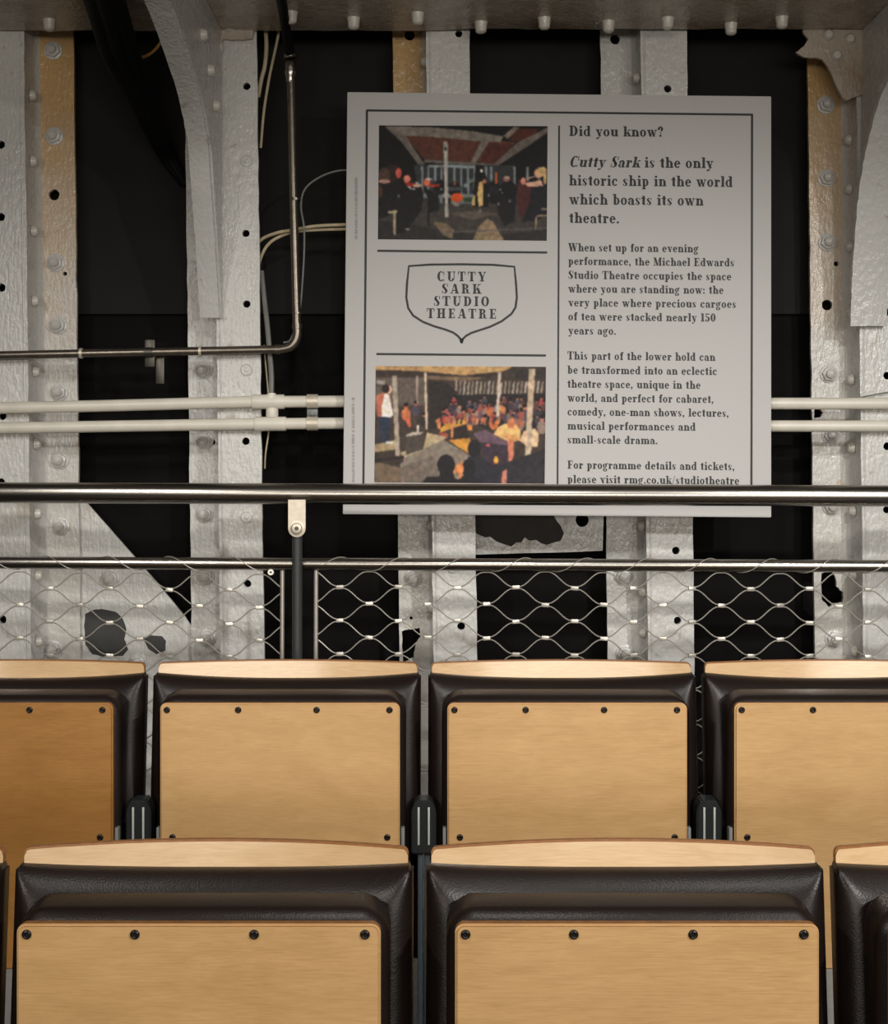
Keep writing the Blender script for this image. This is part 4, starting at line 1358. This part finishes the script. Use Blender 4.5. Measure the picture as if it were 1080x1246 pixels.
# lacing wires that wind round the mid rail
b_ = bmesh.new()
for (xs, xe, st) in [(395, 1350, 75.0), (-300, 335, 75.0)]:
    pts = []
    n = int((xe - xs) / st * 20)
    for i in range(n + 1):
        x = xs + (xe - xs) * i / n
        y = 684.6 + 0.0040 * x
        a = 2 * math.pi * (x - xs) / st + (0 if xs > 0 else math.pi)
        sgn = -1 if xs > 0 else 1
        c = P(x, y, RY(x))
        pts.append(c + Vector((0, math.cos(a) * 0.0150 * sgn, math.sin(a) * 0.0150)))
    tube(b_, pts, 0.0010, 6)
part('lacing_wire', b_, M['wire'], root, midr)
b_ = bmesh.new()
for x, y in [(330, 697)]:
    c = P(x, y, RY(x))
    lathe(b_, [(0.0025, 0), (0.0065, 0), (0.0065, 0.012), (0.0025, 0.012)], c, (0, -1, .2), 14)
part('wire_clip', b_, M['ferrule'], root)

# ------------------------------------------------------------------ theatre seats
HWD, ZT, LEANB, SAG = 0.245, 0.935, 0.12, 0.042


def yply(x, z):
    return -SAG * (x / HWD) ** 2 + LEANB * (z - ZT)


def grid(bm_, xs, vs, fn, mi=0, flip=False):
    vv = [[bm_.verts.new(fn(x, v_)) for x in xs] for v_ in vs]
    for j in range(len(vs) - 1):
        for i in range(len(xs) - 1):
            bm_.faces.new((vv[j][i], vv[j][i + 1], vv[j + 1][i + 1], vv[j + 1][i])).material_index = mi
    return vv


def bridge(bm_, A, B, mi=0):
    for i in range(len(A) - 1):
        bm_.faces.new((A[i], A[i + 1], B[i + 1], B[i])).material_index = mi


def seat_protos():
    pr = {}
    # curved plywood back
    b2 = bmesh.new()
    r = 0.007
    xs = [-HWD + r * (1 - math.cos(math.pi / 2 * i / 5)) for i in range(6)]
    xs += [-HWD + r + (2 * HWD - 2 * r) * i / 30 for i in range(1, 30)]
    xs += [HWD - r * (1 - math.cos(math.pi / 2 * i / 5)) for i in range(5, -1, -1)]

    def ztop(x):
        d = abs(x) - (HWD - r)
        return ZT - r + math.sqrt(max(0, r * r - d * d)) if d > 0 else ZT
    vs = [0, .2, .4, .6, .8, .95, .99, 1]
    zb_ = 0.42
    th = 0.013

    def ff(x, v_):
        z = zb_ + (ztop(x) - zb_) * v_
        return Vector((x, yply(x, z), z))
    Fv = grid(b2, xs, vs, ff, 0)
    Bv = grid(b2, xs, vs, lambda x, v_: ff(x, v_) + Vector((0, th, 0)), 0)
    bridge(b2, Fv[-1], Bv[-1], 1)
    bridge(b2, Fv[0], Bv[0], 1)
    bridge(b2, [r_[0] for r_ in Fv], [r_[0] for r_ in Bv], 1)
    bridge(b2, [r_[-1] for r_ in Fv], [r_[-1] for r_ in Bv], 1)
    bmesh.ops.recalc_face_normals(b2, faces=b2.faces[:])
    es = [e for e in b2.edges if len(e.link_faces) == 2 and e.link_faces[0].material_index != e.link_faces[1].material_index]
    bmesh.ops.bevel(b2, geom=es, offset=0.0022, segments=2, affect='EDGES', material=1)
    pr['backrest'] = (b2, [M['rim'], M['edge']])
    # padded leather front of the back
    b2 = bmesh.new()
    HC = 0.2515
    n = 46
    us = [-math.cos(math.pi * i / n) for i in range(n + 1)]
    us = [0.55 * u + 0.45 * math.sin(u * math.pi / 2) for u in us]
    xs = [HC * u for u in us]
    vs = [1 - (1 - i / 34.0) ** 1.9 for i in range(35)]
    zc0 = 0.40

    def ctop(x):
        return ZT - 0.034 + 0.017 * (abs(x) / HC) ** 2.2 - (0.006 if abs(x) > HC - 0.004 else 0)

    def prof(d, rr, e=2.0):
        t = max(0.0, min(1.0, d / rr))
        return (1 - (1 - t) ** e) ** (1 / 1.7)

    def cush(x, v_):
        zt = ctop(x)
        z = zc0 + (zt - zc0) * v_
        hx = prof(HC - abs(x), 0.060)
        hz = prof(zt - z, 0.085)
        hb = prof(z - zc0, 0.05)
        p_ = 7.0
        h = (max(hx, 1e-3) ** -p_ + max(hz, 1e-3) ** -p_ + max(hb, 1e-3) ** -p_) ** (-1 / p_)
        t = 0.008 + 0.046 * h
        return Vector((x, yply(x, z) - t, z))
    Fv = grid(b2, xs, vs, cush)
    Bv = [[b2.verts.new((x, yply(x, zc0 + (ctop(x) - zc0) * v_) - 0.001 + (0.010 if abs(x) > HWD else 0), zc0 + (ctop(x) - zc0) * v_)) for x in xs] for v_ in vs]
    bridge(b2, Fv[-1], Bv[-1])
    bridge(b2, Fv[0], Bv[0])
    bridge(b2, [r_[0] for r_ in Fv], [r_[0] for r_ in Bv])
    bridge(b2, [r_[-1] for r_ in Fv], [r_[-1] for r_ in Bv])
    for j in range(len(vs) - 1):
        bridge(b2, Bv[j], Bv[j + 1])
    pr['back_cushion'] = (b2, [M['leather']])
    # folded-up seat: leather wedge and plywood underside
    b2 = bmesh.new()
    box(b2, -0.225, 0.225, -0.1655, -0.045, 0.44, 0.898, 0.034, 7)
    for v_ in b2.verts:
        x, y, z = v_.co
        # bulge, and lean back to follow the backrest
        s = (y + 0.1655) / 0.12
        ctr = (1 - (x / 0.225) ** 4)
        z2 = z - (0.008 * (1 - s) + 0.004) * (x / .225) ** 2 * (1 if z > .8 else 0)
        yr = y - s * (0.012 + (0.898 - z) * 0.14) - 0.022 * s * (x / .225) ** 2
        v_.co = Vector((x * (1.0 + 0.004 * math.sin(9 * s)), yr, z2))
    pr['seat_cushion'] = (b2, [M['leather']])
    b2 = bmesh.new()
    rr = 0.011
    pts = []
    x0, x1, z0, z1 = -0.2155, 0.2155, 0.402, 0.881
    for cx, cz, a0 in ((x1 - rr, z1 - rr, 0), (x0 + rr, z1 - rr, 90), (x0 + rr, z0 + rr, 180), (x1 - rr, z0 + rr, 270)):
        for i in range(6):
            a = math.radians(a0 + 18 * i)
            pts.append((cx + rr * math.cos(a), cz + rr * math.sin(a)))
    vf = [b2.verts.new((x, -0.180, z)) for x, z in pts]
    vb = [b2.verts.new((x, -0.166, z)) for x, z in pts]
    b2.faces.new(vf)
    b2.faces.new(vb[::-1])
    m_ = len(pts)
    for i in range(m_):
        b2.faces.new((vf[i], vf[(i + 1) % m_], vb[(i + 1) % m_], vb[i])).material_index = 1
    bmesh.ops.recalc_face_normals(b2, faces=b2.faces[:])
    es = [e for e in b2.edges if all(abs(v_.co.y + 0.18) < 1e-5 for v_ in e.verts)]
    bmesh.ops.bevel(b2, geom=es, offset=0.0030, segments=4, affect='EDGES', material=0)
    b2.normal_update()
    for f_ in b2.faces:
        if abs(f_.normal.y) < 0.6:
            f_.material_index = 1
    pr['seat_panel'] = (b2, [M['wood'], M['edge']])
    b2 = bmesh.new()
    lathe(b2, [(0.0058, -0.001), (0.0058, 0.0010), (0.0050, 0.0022), (0.0036, 0.0028), (0.0029, 0.0026), (0.0026, 0.0004), (0, 0.0004)], (0, 0, 0), (0, -1, 0), 18)
    pr['screw'] = (b2, [M['screw']])
    b2 = bmesh.new()
    box(b2, -0.0035, 0.0035, -0.172, -0.10, 0.43, 0.655, 0.0015)
    pr['hinge_plate'] = (b2, [M['grey_metal']])
    b2 = bmesh.new()
    box(b2, -0.018, 0.018, 0.0, 0.018, 0.30, 0.46, 0.002)
    pr['back_strut'] = (b2, [M['hood']])
    out = {}
    for k_, (bm_, mats) in pr.items():
        o_ = to_obj(k_, bm_, mats)
        out[k_] = o_.data
        bpy.data.objects.remove(o_)
    return out


SP = seat_protos()
SCREWS = [(-.203, .869), (-.075, .869), (.066, .869), (.197, .869), (-.193, .64), (.193, .64), (-.193, .414), (-.058, .414), (.066, .414), (.193, .414)]


def child(name, me, parent, loc=(0, 0, 0), rot=(0, 0, 0)):
    o_ = bpy.data.objects.new(name, me)
    COL.objects.link(o_)
    o_.parent = parent
    o_.location = loc
    o_.rotation_euler = rot
    return o_


def make_seat(loc, label, group, rz=0.0, dark=False):
    r_ = thing('theatre_seat', loc, label, 'theatre seat', group)
    r_.rotation_euler = (0, 0, rz)
    child('backrest', SP['backrest'], r_)
    child('back_cushion', SP['back_cushion'], r_)
    child('seat_cushion', SP['seat_cushion'], r_)
    pn = child('seat_panel', SP['seat_panel'], r_)
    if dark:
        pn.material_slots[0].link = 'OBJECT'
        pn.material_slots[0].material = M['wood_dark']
    for x, z in SCREWS:
        child('screw', SP['screw'], pn, (x, -0.180, z), (0, rnd.uniform(0, 3), 0))
    for s in (-1, 1):
        child('hinge_plate', SP['hinge_plate'], r_, (s * 0.2205, 0, 0))
    return r_


YR1, YR2 = 1.93, 2.84
FX = [-0.8065, -0.2905, 0.2285, 0.744]
fl = ['brown leather tip-up seat in the front row, only its right edge showing at far left',
      'front-row brown leather tip-up seat with wooden panel, left of the two whole ones',
      'front-row brown leather tip-up seat with wooden panel, right of the two whole ones',
      'brown leather tip-up seat in the front row, cut off at far right']
for x, l_ in zip(FX, fl):
    make_seat((x, YR1, TIER1), l_, 'front row of theatre seats')
BXS = [-0.811, -0.295, 0.2217, 0.738]
bl = ['darker brown leather tip-up seat in the back row, cut off at far left',
      'back-row brown leather tip-up seat with wooden panel, below the guardrail post',
      'back-row brown leather tip-up seat with wooden panel, below the information board',
      'back-row brown leather tip-up seat at far right, wooden panel reaching down behind front row gap']
for x, l_ in zip(BXS, bl):
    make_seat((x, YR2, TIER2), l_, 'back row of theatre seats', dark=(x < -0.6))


# pedestals between neighbouring seats
def pedestal_protos():
    out = {}

    def mk(name, mats, fn):
        b2 = bmesh.new()
        fn(b2)
        o_ = to_obj(name, b2, mats)
        out[name] = o_.data
        bpy.data.objects.remove(o_)

    def hood(b2):
        pts = [(-.0225, .605), (.0225, .605), (.0225, .683), (.0135, .702), (-.0135, .702), (-.0225, .683)]
        plate(b2, pts, [], lambda u, v_: Vector((u, -0.168, v_)), (0, 0.048, 0))
        bmesh.ops.recalc_face_normals(b2, faces=b2.faces[:])
        bmesh.ops.bevel(b2, geom=[e for e in b2.edges if len(e.link_faces) == 2 and e.calc_face_angle(0) > .3], offset=0.0025, segments=2, affect='EDGES')
    mk('hood', [M['hood']], hood)
    mk('edge_strip', [M['strip']], lambda b2: box(b2, -.0019, .0019, -.1705, -.1675, .622, .690, .0006))

    def leg(b2):
        box(b2, -.0115, -.0015, -.160, -.125, .0, .606, .003)
        box(b2, .0005, .0115, -.158, -.125, .0, .606, .003)
        box(b2, -.05, .05, -.19, -.09, .0, .008, .002)
    mk('post', [M['blue_steel']], leg)
    return out


PP = pedestal_protos()


def pedestal(x, y, z, label, group):
    r_ = thing('seat_pedestal', (x, y, z), label, 'seat support', group)
    child('hood', PP['hood'], r_)
    for s in (-1, 1):
        child('edge_strip', PP['edge_strip'], r_, (s * 0.0092, 0, 0))
    child('post', PP['post'], r_)
    return r_


for i, l_ in enumerate(['black seat pedestal in the back row gap at left', 'black seat pedestal in the middle gap of the back row',
                        'black seat pedestal in the back row gap at right']):
    pedestal((BXS[i] + BXS[i + 1]) / 2, YR2 + 0.005, TIER2, l_, 'seat pedestals of the back row')
for i, l_ in enumerate(['seat pedestal low in the front row gap at far left', 'seat pedestal low in the front row gap at centre',
                        'seat pedestal low in the front row gap at right']):
    pedestal((FX[i] + FX[i + 1]) / 2, YR1 + 0.005, TIER1, l_, 'seat pedestals of the front row')
